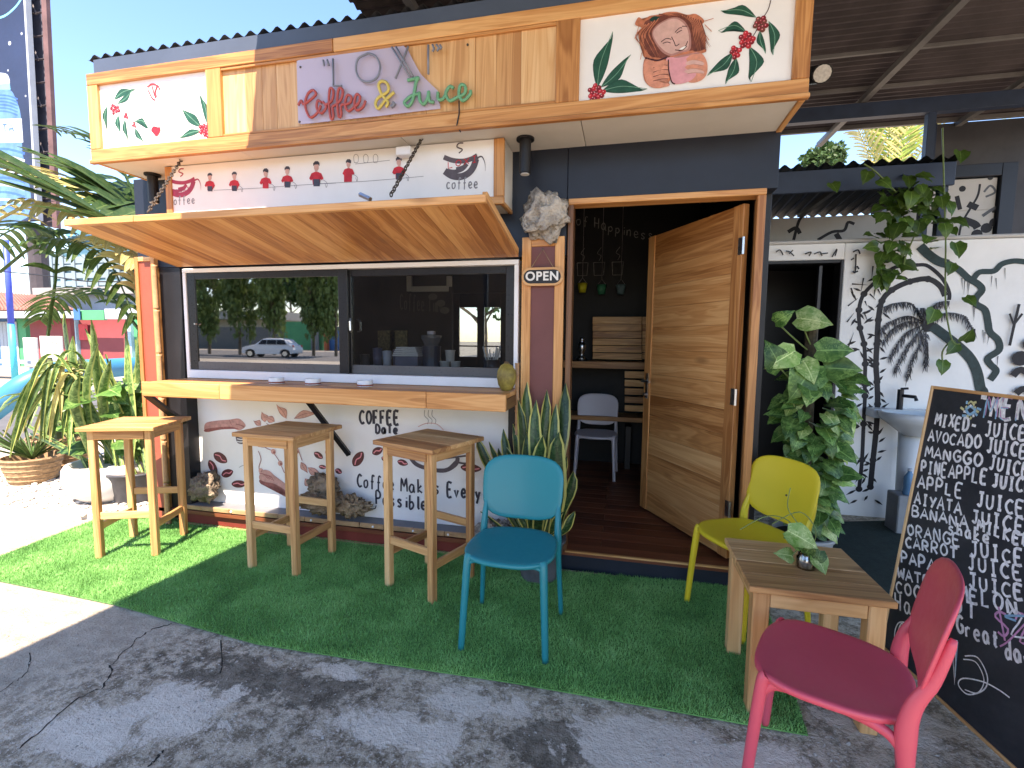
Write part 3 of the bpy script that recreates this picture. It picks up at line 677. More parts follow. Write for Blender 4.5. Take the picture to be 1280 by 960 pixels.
# acrylic neon sign on the planks
NS = empty('neon_sign', (-.9, YS, 2.9), 'translucent lilac name sign with letters in grey, red, yellow and green tubing', 'sign')
def q4(*a): return [(360+u/5.12, 40+v/5.12) for u, v in a]
NYb = YS+.008
bm = bmesh.new(); pts = [at(*q, y=NYb) for q in q4((55, 185), (75, 178), (400, 130), (740, 88), (765, 110), (800, 180), (850, 270), (920, 340), (958, 375), (975, 490), (600, 535), (85, 590), (65, 580))]
f = area(bm, pts); r = bmesh.ops.extrude_face_region(bm, geom=[f]); bmesh.ops.translate(bm, verts=[v for v in r['geom'] if isinstance(v, bmesh.types.BMVert)], vec=(0, .003, 0))
s = N('lilac_acrylic'); t_ = s.n('BsdfTransparent', {'Color': (.9, .85, .95, 1)}); s.fin((.62, .55, .66), .25); mx = s.n('MixShader', {0: .72, 1: t_.outputs[0], 2: s.b.outputs[0]}); s.t.links.new(mx.outputs[0], s.out.inputs[0])
obj('acrylic_backing', bm, s.m, NS)
def neon(name, mat, strokes, r, dy=.012, sm=True):
    bm = bmesh.new()
    for st in strokes:
        P_ = [at(*q, y=YS-dy) for q in q4(*st)]
        if sm and len(P_) > 2: P_ = crom(P_, 5)
        tube(bm, P_, r, 6)
    return obj(name, bm, mat, NS, smooth=True)
NG = M('tube_grey', (.20, .22, .27), .35, .1, 20, .02); NR = M('tube_red', (.44, .09, .08), .4, .1, 20, .02); NYe = M('tube_yellow', (.60, .48, .12), .4, .1, 20, .02); NGr = M('tube_green', (.13, .36, .20), .4, .1, 20, .02)
neon('letters', NG, [((225, 180), (232, 215)), ((250, 178), (262, 214)), ((288, 172), (290, 345), (345, 347)), ((925, 80), (935, 108), (925, 125)), ((950, 80), (965, 100), (955, 122)), ((972, 82), (982, 96), (974, 112)),
     ((898, 82), (898, 270)), ((770, 92), (688, 298)), ((665, 98), (790, 305)), ((690, 95), (800, 285))], .0062, .014, False)
neon('letters', NG, [((512, 138), (560, 155), (590, 220), (570, 290), (515, 320), (460, 300), (435, 240), (450, 170), (512, 138))], .0062, .014)
neon('letters', NR, [((65, 470), (85, 440), (100, 462), (135, 440), (178, 400), (160, 372), (125, 400), (110, 470), (140, 545), (185, 520), (210, 470)), ((215, 450), (190, 440), (185, 490), (215, 520), (245, 480), (222, 445)),
     ((235, 470), (280, 440), (290, 375), (268, 365), (262, 460), (275, 555), (290, 540), (285, 480), (300, 470)), ((300, 470), (340, 430), (350, 372), (325, 365), (315, 450), (325, 540), (340, 530), (340, 470), (365, 465)),
     ((365, 465), (400, 450), (405, 415), (380, 405), (365, 460), (385, 505), (425, 480)), ((425, 480), (455, 450), (460, 412), (438, 400), (425, 450), (440, 500), (480, 480), (495, 440))], .0078)
neon('letters', NYe, [((680, 385), (620, 440), (580, 490), (560, 460), (580, 420), (640, 380), (635, 330), (600, 315), (580, 340), (600, 400), (640, 450), (625, 480)),], .009)
neon('letters', NG, [((660, 480), (680, 462), (670, 450))], .009)
neon('letters', NGr, [((765, 310), (810, 300), (835, 295), (820, 320), (800, 430), (770, 475), (745, 450), (790, 410), (840, 395)), ((840, 385), (845, 440), (870, 462), (895, 420), (900, 380), (905, 440), (935, 450)),
     ((960, 385), (962, 430), (990, 430), (1010, 400)), ((1060, 360), (1035, 350), (1010, 395), (1035, 440), (1080, 420)), ((1080, 420), (1130, 395), (1135, 350), (1105, 340), (1095, 400), (1120, 440), (1165, 400), (1168, 375))], .0095)
bm = bmesh.new(); tube(bm, [at(*q, y=YS-.005) for q in q4((1095, 440), (1096, 520), (1080, 600), (1105, 640))], .004, 5); obj('cable', bm, BLACK, NS)
for q in q4((80, 225), (75, 575), (1150, 82)):
    bm = bmesh.new(); lathe(bm, [(0, 0), (.007, 0), (.006, .004), (0, .005)], 8); obj('screw', bm, CHAINM, NS, at(*q, y=NYb), (math.pi/2, 0, 0))
# ------------------------------------------------------------------ lower painted sign box
BX0, BX1, BYF, BZ0 = -2.43, -.003, -.217, 2.30
LS = empty('painted_sign_box', (-1.2, BYF, BZ0), 'white painted sign box of red-shirted baristas and cups above the awning', 'sign')
kb('bottom_rail', (BX0, BYF, BZ0), (BX1, BYF+.03, BZ0+.045), 'teak', .003, LS); kb('stile', (BX1-.062, BYF+.001, BZ0+.046), (BX1, BYF+.03, SFZ-.004), 'teak', .003, LS)
kb('stile', (BX0, BYF+.001, BZ0+.046), (BX0+.05, BYF+.03, SFZ-.004), 'teak', .003, LS)
kb('painted_panel', (BX0+.048, BYF+.012, BZ0+.044), (BX1-.06, BYF+.024, SFZ-.003), PANEL, .001, LS)
kb('side_panel', (BX1-.02, BYF+.031, BZ0+.02), (BX1-.002, FY-.002, SFZ-.004), SOFFIT, .001, LS); kb('side_rail', (BX1-.021, BYF+.031, BZ0-.002), (BX1+.001, FY-.004, BZ0+.019), 'teak', .002, LS)
kb('side_panel', (BX0+.002, BYF+.031, BZ0+.02), (BX0+.02, FY-.002, SFZ-.004), MAROON_LIT, .001, LS)
kb('bottom_panel', (BX0+.03, BYF+.031, BZ0+.003), (BX1-.03, FY-.002, BZ0+.018), SOFFIT, .001, LS)
P = Painting(BYF+.012)
def q2(*a): return [(200+u/5.818, 170+v/5.818) for u, v in a]
def q3(*a): return [(400+u/5.333, 160+v/5.333) for u, v in a]
RS = M('paint_shirt_red', (.55, .02, .03), .5, .2, 30, .02); AP = M('paint_apron_dark', (.05, .05, .07), .5, .2, 30, .02); GL = M('paint_grey_line', (.25, .24, .25), .5, .2, 30, .02); CU = M('paint_cup_dark', (.10, .08, .09), .5, .2, 30, .02); CR2 = M('paint_cup_red', (.40, .04, .08), .5, .2, 30, .02)
def cup(f, ox, oy, m, sc=1.):
    g = lambda *a: f(*[(ox+u*sc, oy+v*sc) for u, v in a])
    P.line(m, g((0, 8), (50, 26), (110, 30), (160, 16), (190, 2)), .024*sc); P.line(m, g((5, 86), (45, 112), (95, 118), (140, 98), (168, 62), (182, 18)), .034*sc)
    P.line(m, g((160, 20), (190, 2)), .03*sc); P.line(m, g((20, 84), (60, 90), (105, 76), (132, 46)), .02*sc); P.line(m, g((70, 78), (110, 66), (128, 44)), .022*sc)
    P.line(m, g((190, 12), (215, 5), (232, 40), (235, 85)), .012, True); P.line(m, g((85, -15), (105, -35), (75, -50), (85, -70), (110, -72)), .008)
cup(q2, 62, 310, CR2); cup(q3, 825, 185, CU, 1.18)
P.text(GL, 'Coffee', q2((68, 500))[0], q2((262, 490))[0], .055, .006, .03); P.text(GL, 'coffee', q3((842, 405))[0], q3((1062, 400))[0], .062, .007, .03)
P.text(RS, 'LOXI', q3((850, 270))[0], q3((1062, 222))[0], .035, .005, .03); P.text(CR2, 'LOXI', q2((118, 410))[0], q2((220, 395))[0], .022, .004, .03)
P.line(GL, q2((390, 395), (700, 380), (1000, 358), (1280, 342)), .003); P.line(GL, q3((0, 370), (300, 355), (690, 322)), .003); P.line(GL, q3((235, 240), (465, 215)), .003)
for u in (240, 305, 370): P.line(GL, q3((u-12, 230), (u-15, 190), (u, 175), (u+15, 190), (u+12, 228), (u-12, 230)), .003)
def man(f, x, y, s_, arm=0):
    """small painted figure, head at x,y"""
    g = lambda *a: f(*[(x+u*s_, y+v*s_) for u, v in a])
    P.fill(SK, g((-13, -4), (13, -4), (13, 20), (6, 32), (7, 44), (-7, 44), (-6, 32), (-13, 20)), False)
    P.fill(AP, g((-17, 6), (-18, -10), (-8, -22), (8, -23), (18, -12), (17, 6), (11, -4), (-10, -3)), False)
    P.fill(RS, g((-9, 38), (10, 38), (28, 46), (40, 74), (30, 84), (20, 74), (19, 110), (-19, 110), (-20, 76), (-30, 86), (-40, 74), (-28, 46)), False)
    if arm != 2: P.fill(AP, g((-18, 78), (18, 78), (20, 118), (-16, 118)), False)
    if arm: P.line(GL, g((36, 80), (60, 100), (56, 125), (48, 100)), .003)
man(q2, 362, 290, .95); man(q2, 540, 282, 1.0, 1); man(q2, 768, 260, 1.1, 2); man(q2, 925, 245, 1.1, 1); man(q2, 1137, 212, 1.3, 1)
man(q3, 190, 230, 1.0, 2); P.fill(RS, q3((160, 290), (215, 270), (212, 358), (160, 360)), False); man(q3, 525, 215, 1.1, 1)
P.done('barista_painting', LS, 'row of small painted baristas in red shirts between two cups')
kb('sensor_box', (at(500, 180, y=BYF).x, BYF-.06, 2.60), (at(518, 180, y=BYF).x, BYF-.001, 2.65), ALU, .004, LS)
# ------------------------------------------------------------------ mural under the counter
MB_ = empty('mural_board', (-1.3, .13, .18), 'white mural board with coffee lettering, hands and beans below the counter', 'mural')
kb('board', (-2.60, .121, .179), (-.034, .139, 1.10), PANEL, .001, MB_)
P = Painting(.121)
def q5(*a): return [(230+u/5.82, 495+v/5.82) for u, v in a]
def q6(*a): return [(420+u/4.682, 495+v/4.682) for u, v in a]
BN = M('paint_bean_brown', (.11, .03, .03), .5, .25, 30, .02); HP = M('paint_arm_pink', (.52, .27, .23), .5, .25, 30, .02); HPD = M('paint_arm_shade', (.30, .10, .09), .5, .3, 30, .02); LP = M('paint_leaf_pink', (.60, .32, .26), .5, .25, 30, .02); TX = M('paint_text_grey', (.045, .045, .06), .5, .2, 30, .02)
P.fill(HP, q5((155, 200), (230, 180), (330, 172), (400, 165), (445, 205), (440, 230), (400, 250), (350, 235), (270, 240), (160, 262)))
P.fill(HPD, q5((158, 240), (280, 225), (350, 225), (400, 240), (350, 240), (270, 244), (160, 262))); P.line(HPD, q5((380, 205), (420, 215), (438, 228)), .006); P.line(HPD, q5((330, 175), (345, 210)), .004)
P.fill(CU, q5((375, 275), (395, 255), (455, 255), (480, 290), (465, 335), (420, 350), (385, 335)))
for i in range(3): P.line(WHITE, q5((385, 290+i*20), (420, 298+i*18), (462, 280+i*20)), .008)
def bean(f, x, y, a, L_, w_):
    c, s_ = math.cos(a), math.sin(a); g = lambda *p: f(*[(x+u*c-v*s_, y+u*s_+v*c) for u, v in p])
    P.fill(BN, g((-L_, 0), (-L_*.5, -w_), (L_*.4, -w_), (L_, 0), (L_*.4, w_), (-L_*.5, w_))); P.line(BP, g((-L_*.8, w_*.1), (-L_*.2, -w_*.25), (L_*.3, w_*.2), (L_*.8, -w_*.1)), .009)
for e in ((265, 450, .6, 58, 30), (210, 520, 1.1, 60, 24), (315, 562, -.35, 45, 26), (400, 640, 0, 55, 24), (978, 432, .6, 38, 20), (1008, 517, .15, 28, 14)): bean(q5, *e)
for e in ((130, 368, -1.0, 50, 26), (243, 322, -.45, 34, 20), (390, 390, .3, 32, 16), (790, 422, .1, 62, 22), (862, 355, .9, 34, 14), (15, 440, .5, 22, 14), (285, 370, .6, 22, 12)): bean(q6, *e)
for a, b, c, d, w_, be in ((590, 190, 565, 115, 50, 8), (560, 215, 505, 180, 40, 6), (745, 165, 672, 62, 52, 10), (800, 165, 975, 118, 52, -14), (660, 185, 590, 150, 50, 0), (640, 340, 540, 370, 60, 10), (900, 520, 1000, 575, 50, 8), (880, 600, 940, 665, 50, 8), (850, 480, 900, 560, 40, 4)):
    P.leaf(HPD, q5((a, b))[0], q5((c, d))[0], w_/5.82+1.5, be/5.82); P.leaf(LP, q5((a, b))[0], q5((c, d))[0], w_/5.82, be/5.82, HPD)
for pts in (((540, 400), (560, 460), (545, 520), (560, 600)), ((640, 400), (690, 470), (730, 560)), ((560, 350), (600, 380), (650, 400)), ((600, 200), (700, 260), (800, 330), (860, 470))): P.line(HPD, q5(*pts), .006)
for x_, y_ in ((650, 405), (700, 490), (560, 545), (820, 400), (1045, 410), (790, 500)): P.dot(LP, q5((x_, y_))[0], .022); P.dot(HPD, q5((x_+6, y_+5))[0], .010)
P.fill(OR, q5((1030, 395), (1060, 385), (1078, 450), (1070, 520), (1045, 470)))
P.fill(HP, q5((545, 590), (575, 540), (620, 545), (660, 580), (740, 640), (830, 720), (900, 700), (905, 740), (850, 790), (800, 770), (720, 680), (640, 650), (575, 635)))
P.fill(HPD, q5((548, 610), (590, 625), (660, 640), (740, 690), (820, 775), (780, 745), (700, 675), (620, 655), (560, 640)))
for i in range(4): P.line(HPD, q5((548+i*18, 560+i*5), (580+i*18, 570+i*6), (610+i*14, 600+i*6)), .006)
P.line(GL, q5((400, 520), (430, 505), (450, 510)), .004)
text_ = [('COFFEE', (138, 162), (380, 165), .095, .020), ('DaTe', (232, 218), (370, 220), .062, .016), ('Coffee', (125, 530), (350, 553), .098, .014), ('Makes', (378, 558), (620, 575), .098, .015), ('Everything', (650, 588), (1050, 612), .098, .016), ('Possible', (232, 632), (540, 668), .098, .015)]
for t, a, b, h, wd_ in text_: P.text(TX, t, q6(a)[0], q6(b)[0], h, wd_, .03)
P.line(TX, q6((235, 640), (225, 660), (180, 655), (150, 640)), .008)
P.line(CU, q6((425, 345), (470, 400), (560, 430), (640, 435), (700, 400), (712, 360)), .03); P.line(CU, q6((430, 350), (560, 372), (760, 350)), .012); P.line(CU, q6((700, 385), (760, 395), (810, 372)), .014)
P.fill(CU, q6((600, 425), (650, 420), (700, 375), (708, 385), (680, 430), (630, 442)))
for o_ in (0, 22, 44): P.line(GL, q6((520+o_, 82), (518+o_, 115), (540+o_, 140), (535+o_, 165)), .004)
P.line(LP, q6((480, 180), (530, 160), (590, 165), (630, 200)), .005)
P.done('mural_painting', MB_, 'hands, branches, beans, cup and hand-lettered coffee slogan')
# ------------------------------------------------------------------ bar stools
def make_stool():
    t = empty('bar_stool')
    H, A, lw = .90, .195, .042
    for i in range(3): box('seat_board', t, (-.235, -.235+i*.157, H-.026), (.235, -.235+(i+1)*.157-.002, H), 'stool', .003)
    for sx in (-1, 1):
        for sy in (-1, 1): box('leg', t, (sx*A-sx*lw if sx > 0 else -A, sy*A-sy*lw if sy > 0 else -A, 0), (sx*A if sx > 0 else -A+lw, sy*A if sy > 0 else -A+lw, H-.0265), 'stool', .004)
    a = A-lw-.001
    for s_ in (-1, 1):
        box('apron', t, (-a, s_*(A-.006)-.011, H-.085), (a, s_*(A-.006)+.006 if s_ < 0 else s_*(A-.006), H-.027), 'stool', .002)
        box('apron', t, (s_*(A-.006)-.011, -a, H-.086), (s_*(A-.006)+.004, a, H-.027), 'stool', .002)
    for y_, z in ((-1, .27), (1, .33)): box('stretcher', t, (-a, y_*(A-.02)-.011, z), (a, y_*(A-.02)+.011, z+.048), 'stool', .003)
    for x_ in (-1, 1): box('stretcher', t, (x_*(A-.02)-.011, -a, .19), (x_*(A-.02)+.011, a, .238), 'stool', .003)
    return t
st = make_stool()
for i, (x, y, rz, lb) in enumerate(((-2.589, -.384, 20, 'teak bar stool standing in full sunlight at the left end of the counter'),
                                    (-1.42, -.315, -4, 'middle teak bar stool in front of the painted hand on the white mural'),
                                    (-.412, -.366, -20, 'teak bar stool right beside the teal chair, turned at an angle'))):
    o = st if i == 0 else copy_tree(st)
    o.location = (x, y, .008); o.rotation_euler.z = math.radians(rz); tag(o, lb, 'bar stool', 'teak bar stools along the kiosk counter')
# ------------------------------------------------------------------ plastic chairs
def seat_bm(hw=.222, hd=.215, zc=.462):
    bm = bmesh.new(); n_ = 44; rings = []
    def rad(a):
        c, s_ = abs(math.cos(a)), abs(math.sin(a)); p = 3.0
        return 1/((c**p+s_**p)**(1/p))
    prof = [(.0, -.010), (.35, -.009), (.62, -.006), (.84, -.001), (.94, .003), (.985, .002), (1.0, -.004), (1.0, -.012), (.985, -.018), (.95, -.021), (.8, -.020), (.4, -.024), (0, -.024)]
    for r, dz in prof:
        ring = []
        if r == 0: rings.append([bm.verts.new((0, 0, zc+dz))]); continue
        for k in range(n_):
            a = 2*math.pi*k/n_; R = rad(a)*r; x = R*math.cos(a); y = R*math.sin(a)
            wx = hw*(1-.07*y); drop = -.012*max(0, -y-.55)**2*6
            ring.append(bm.verts.new((x*wx, y*hd, zc+dz+drop)))
        rings.append(ring)
    for a, b in zip(rings, rings[1:]):
        for k in range(n_):
            if len(a) == 1: bm.faces.new((a[0], b[k], b[(k+1) % n_]))
            elif len(b) == 1: bm.faces.new((a[k], b[0], a[(k+1) % n_]))
            else: bm.faces.new((a[k], b[k], b[(k+1) % n_], a[(k+1) % n_]))
    return bm
def back_bm(hw=.222, hh=.166, zc=.682, yc=.212):
    bm = bmesh.new(); n_ = 44; side = []
    def rad(a):
        c, s_ = abs(math.cos(a)), abs(math.sin(a)); p = 3.6
        return 1/((c**p+s_**p)**(1/p))
    prof = [(.0, 0), (.5, 0), (.85, 0), (.965, .001), (1.0, .005), (1.0, .009), (.965, .013), (.85, .014), (.5, .014), (0, .014)]; rings = []
    for r, d in prof:
        ring = []
        for k in ([0] if r == 0 else range(n_)):
            a = 2*math.pi*k/n_; R = rad(a)*r; u = R*math.cos(a); v = R*math.sin(a)
            x = u*hw*(1+.03*v); z = zc+v*hh+.004*(1-u*u)*(1 if v > 0 else -1)*r; y = yc+.030*(1-u*u)+v*.034+d
            ring.append(bm.verts.new((x, y, z)))
        rings.append(ring)
    for a, b in zip(rings, rings[1:]):
        for k in range(n_):
            if len(a) == 1: bm.faces.new((a[0], b[k], b[(k+1) % n_]))
            elif len(b) == 1: bm.faces.new((a[k], b[0], a[(k+1) % n_]))
            else: bm.faces.new((a[k], b[k], b[(k+1) % n_], a[(k+1) % n_]))
    return bm
def make_chair(mat, label, loc, rz, z=0.01, sc=1.0, button=None):
    t = empty('chair')
    obj('seat', seat_bm(), mat, t, smooth=True); obj('backrest', back_bm(), mat, t, smooth=True)
    for s_ in (-1, 1):
        bm = bmesh.new(); tube(bm, crom([(s_*.205, -.205, 0), (s_*.195, -.190, .22), (s_*.185, -.172, .42), (s_*.180, -.160, .452)], 5), [.0155+.0004*k for k in range(16)], 12); obj('leg', bm, mat, t, smooth=True)
        bm = bmesh.new(); P_ = crom([(s_*.225, .215, 0), (s_*.212, .195, .25), (s_*.205, .180, .43), (s_*.202, .190, .53), (s_*.198, .226, .62), (s_*.186, .258, .74)], 5)
        tube(bm, P_, [.0155, .016, .0165, .017, .0175, .018, .0185, .019, .0205, .023, .025, .025, .024, .023, .022, .021, .020, .019, .018, .018, .017, .016, .015, .014, .012, .008][:len(P_)], 12, flat=.8); obj('leg', bm, mat, t, smooth=True)
        bm = bmesh.new(); P_ = crom([(s_*.186, -.168, .405), (s_*.182, -.135, .432), (s_*.182, -.05, .441), (s_*.186, .06, .441), (s_*.194, .14, .428), (s_*.203, .178, .395)], 5)
        tube(bm, P_, .013, 8, flat=1.2); obj('side_rail', bm, mat, t, smooth=True)
    bm = bmesh.new(); P_ = crom([(-.183, -.17, .405), (-.15, -.178, .434), (0, -.182, .440), (.15, -.178, .434), (.183, -.17, .405)], 5); tube(bm, P_, .009, 8); obj('front_rail', bm, mat, t, smooth=True)
    bm = bmesh.new(); P_ = crom([(-.196, .168, .425), (-.1, .180, .440), (.1, .180, .440), (.196, .168, .425)], 5); tube(bm, P_, .009, 8); obj('rear_rail', bm, mat, t, smooth=True)
    if button: bm = bmesh.new(); lathe(bm, [(0, 0), (.009, 0), (.010, .004), (0, .006)], 14); obj('button', bm, button, t, (.03, .240, .655), (math.pi/2, 0, 0))
    t.location = (*loc, z); t.rotation_euler.z = math.radians(rz); t.scale = (sc,)*3
    return tag(t, label, 'chair', 'plastic cafe chairs with curved backs')
TEAL = M('teal_plastic', (.0, .20, .225), .38, .03, 3, .03, coat=.1); YEL = M('yellow_plastic', (.70, .54, .03), .42, .03, 3, .03); PNK = M('coral_pink_plastic', (.64, .085, .12), .40, .03, 3, .03, coat=.1); GRP = M('pale_grey_plastic', (.55, .50, .52), .4, .04, 3, .03)
make_chair(TEAL, 'teal blue plastic chair facing the camera beside the third stool', (.195, -.75), 0, .016)
make_chair(YEL, 'yellow plastic chair behind the small wooden table by the open door', (1.392, -.287), -57.7, .008, 1.0, CHAINM)
make_chair(PNK, 'coral pink plastic chair in the foreground between table and menu board', (1.40, -1.37), -113.5, .003, 1.0)
make_chair(GRP, 'pale grey plastic chair inside the dark kiosk doorway', (.463, 1.86), 0, .137, .95)
# ------------------------------------------------------------------ side table
ST_ = empty('side_table', (1.43, -.84, 0), 'small square wooden side table with thick legs between the yellow and pink chairs', 'table')
ct = [Vector((1.212, -1.062, 0)), Vector((1.690, -1.072, 0)), Vector((1.725, -.60, 0)), Vector((1.225, -.61, 0))]
rz_ = -.02
x_ = (ct[0].x+ct[3].x)/2; wd_ = .505
for i in range(4): box('table_board', ST_, (x_+.0, -1.078+i*.1215, .527), (x_+wd_, -1.078+(i+1)*.1215-.002, .553), 'stool', .003)
for a in (0, 1):
    for b in (0, 1):
        lx = x_+.02+a*(wd_-.04-.062); ly = -1.058+b*(.446-.062)
        box('leg', ST_, (lx, ly, .003), (lx+.062, ly+.062, .5265), 'pale', .005)
box('apron', ST_, (x_+.084, -1.052, .462), (x_+wd_-.084, -1.034, .526), 'stool', .002); box('apron', ST_, (x_+.084, -.650, .462), (x_+wd_-.084, -.632, .526), 'stool', .002)
box('apron', ST_, (x_+.026, -.994, .462), (x_+.044, -.676, .526), 'stool', .002); box('apron', ST_, (x_+wd_-.044, -.994, .462), (x_+wd_-.026, -.676, .526), 'stool', .002)
# ------------------------------------------------------------------ leaves
def leaf_mat(name, base, lite, edge=None, var='mottle', rough=.38):
    s = N(name); v = s.co(rnd=13.); uv = s.n('TexCoord').outputs['UV']; xyz = s.n('SeparateXYZ', {0: uv}).outputs
    f = s.noise(v, 22, 4, .6, .8); c = s.ramp(f, [(.35, base), (.7, tuple((a+b)/2 for a, b in zip(base, lite)))])
    if var == 'mottle':
        g = s.noise(s.n('VectorMath', {0: v, 1: (60, 60, 60)}, operation='MULTIPLY').outputs[0], 1., 3, .6, 1.); g2 = s.noise(v, 9, 3, .5)
        c = s.mix(s.ramp(s.math('ADD', s.math('MULTIPLY', g, .5), s.math('MULTIPLY', g2, .5)), [(.50, (0, 0, 0)), (.62, (1, 1, 1))]), c, lite)
    if var == 'band':
        wv = s.n('TexNoise', {'Vector': s.n('VectorMath', {0: uv, 1: (2.5, 26, 1)}, operation='MULTIPLY').outputs[0], 'Scale': 1., 'Detail': 4, 'Distortion': .9}).outputs['Fac']
        c = s.mix(s.ramp(wv, [(.45, (0, 0, 0)), (.6, (1, 1, 1))]), c, lite)
    e = s.math('ABSOLUTE', s.math('SUBTRACT', xyz[0], .5))
    if edge: c = s.mix(s.ramp(e, [(.34, (0, 0, 0)), (.38, (1, 1, 1))]), c, edge)
    else: c = s.mix(s.ramp(e, [(.0, (.7, .7, .7)), (.035, (0, 0, 0))]), c, tuple(min(1, x*1.5+.03) for x in lite))
    oi = s.n('ObjectInfo'); hs = s.n('HueSaturation', {'Color': c, 'Value': s.math('MULTIPLY_ADD', oi.outputs['Random'], .7, .7)}); s.bump(f, .2, .004)
    s.fin(hs.outputs[0], rough); s.b.inputs['Transmission Weight'].default_value = 0
    tl = s.n('BsdfTranslucent', {'Color': hs.outputs[0]}); mx = s.n('MixShader', {0: .22, 1: s.b.outputs[0], 2: tl.outputs[0]}); s.t.links.new(mx.outputs[0], s.out.inputs[0])
    return s.m
SNK = leaf_mat('snake_plant_leaf', (.012, .042, .013), (.055, .11, .035), (.55, .50, .14), 'band', .3)
SNG = leaf_mat('green_snake_leaf', (.035, .10, .02), (.20, .30, .10), (.30, .36, .10), 'band', .35)
POT = leaf_mat('pothos_leaf', (.022, .085, .016), (.20, .35, .09)); POTL = leaf_mat('pothos_pale_leaf', (.14, .30, .05), (.58, .68, .30)); VIN = leaf_mat('vine_leaf', (.045, .10, .015), (.14, .22, .04), None, 'x')
PAL = leaf_mat('palm_leaflet', (.03, .085, .018), (.17, .23, .07), None, 'x', .45); PALY = leaf_mat('palm_dry_leaflet', (.38, .34, .12), (.60, .52, .25), None, 'x', .5); STEM = M('green_stem', (.14, .20, .06), .5, .2, 20, .1)
def blade(mat, parent, base, tip, wd, lean=None, wav=.0, roll=0., name='leaf', n_=9, cup_=.012):
    """sword-shaped leaf standing from base to tip, with thickness from its folded cross-section"""
    base, tip = Vector(base), Vector(tip); d = tip-base; lean = Vector(lean or (0, 0, 0)); bm = bmesh.new(); uvl = bm.loops.layers.uv.new('UVMap'); rows = []
    sd = Vector((math.cos(roll), math.sin(roll), 0)); fr_ = d.normalized().cross(sd).normalized()
    ph = R_.uniform(0, 6)
    for i in range(n_+1):
        t = i/n_; c = base+d*t+lean*(4*t*(1-t))+sd*math.sin(t*7+ph)*wav
        wv = wd*.5*(.55+.45*math.sin(min(1, t*1.5)*math.pi/2))*(1 if t < .6 else math.sqrt(max(0, 1-((t-.6)/.4)**2.2)))
        a2 = math.sin(t*3+ph)*.35; s2 = sd*math.cos(a2)+fr_*math.sin(a2); wv = max(wv, .0008)
        rows.append([bm.verts.new(c-s2*wv+fr_*cup_), bm.verts.new(c-s2*wv*.5+fr_*cup_*.25), bm.verts.new(c), bm.verts.new(c+s2*wv*.5+fr_*cup_*.25), bm.verts.new(c+s2*wv+fr_*cup_)])
    for i, (a, b) in enumerate(zip(rows, rows[1:])):
        for k in range(4):
            f = bm.faces.new((a[k], a[k+1], b[k+1], b[k]))
            for lp, (u, v) in zip(f.loops, ((k/4, i/n_), ((k+1)/4, i/n_), ((k+1)/4, (i+1)/n_), (k/4, (i+1)/n_))): lp[uvl].uv = (u, v)
    me = bpy.data.meshes.new(name); bm.to_mesh(me); bm.free(); return link(name, me, mat, parent, smooth=True)
def pot(name, parent, c, r0_, r1_, h, mat, rim=.012, soil=True):
    bm = bmesh.new(); lathe(bm, [(0, .002), (r0_, .002), (r0_*1.02, .02), (r1_*.98, h-.03), (r1_, h-.025), (r1_+rim, h-.02), (r1_+rim, h), (r1_-.01, h), (r1_-.016, h-.035), (0, h-.035)], 32, c)
    o = obj(name, bm, mat, parent, smooth=False, off=c)
    for p in o.data.polygons: p.use_smooth = abs(p.normal.z) < .7
    if soil:
        bm = bmesh.new(); lathe(bm, [(0, h-.02), (r1_*.5, h-.022), (r1_-.02, h-.03)], 20, c)
        obj('soil', bm, M('potting_soil', (.05, .035, .025), .95, .3, 20, .6), parent, off=c)
    return o
PGR = M('dark_grey_pot', (.10, .105, .115), .55, .25, 9, .3, grime=.5)
c0 = at(668, 738, z=0); c0 = Vector((c0.x, c0.y+.17, 0))
sp = empty('snake_plant', c0, 'tall yellow-edged snake plant in a grey pot between teal chair and doorway', 'snake plant')
pot('pot', sp, c0, .115, .155, .27, PGR)
for (a, b, dy, wd_) in ((660, 478, .05, .055), (672, 500, -.02, .058), (682, 487, .04, .05), (709, 478, .1, .06), (697, 505, .02, .05), (646, 500, .03, .05), (700, 540, -.06, .075), (628, 536, .0, .045), (598, 545, -.02, .05), (612, 552, .05, .04), (622, 560, .02, .042),
                       (640, 530, .08, .045), (655, 540, -.05, .05), (690, 560, .1, .05), (707, 570, .0, .04), (668, 560, -.08, .05), (610, 575, -.06, .045), (678, 600, -.1, .05), (648, 590, -.1, .05), (635, 580, .1, .05), (706, 640, -.05, .035), (662, 520, .12, .05), (690, 520, .12, .055), (622, 600, .06, .04), (604, 600, -.05, .05), (716, 590, .02, .05), (720, 640, -.02, .04), (600, 640, 0, .045), (632, 560, -.12, .06), (676, 545, -.14, .06)):
    tp = at(a, b, y=c0.y+dy); bs = c0+Vector(((tp.x-c0.x)*.28+R_.uniform(-.04, .04), R_.uniform(-.08, .08), .235))
    blade(SNK, sp, bs, tp, wd_*1.6, (R_.uniform(-.03, .03), -.03, 0), .014, R_.uniform(-.35, .35))
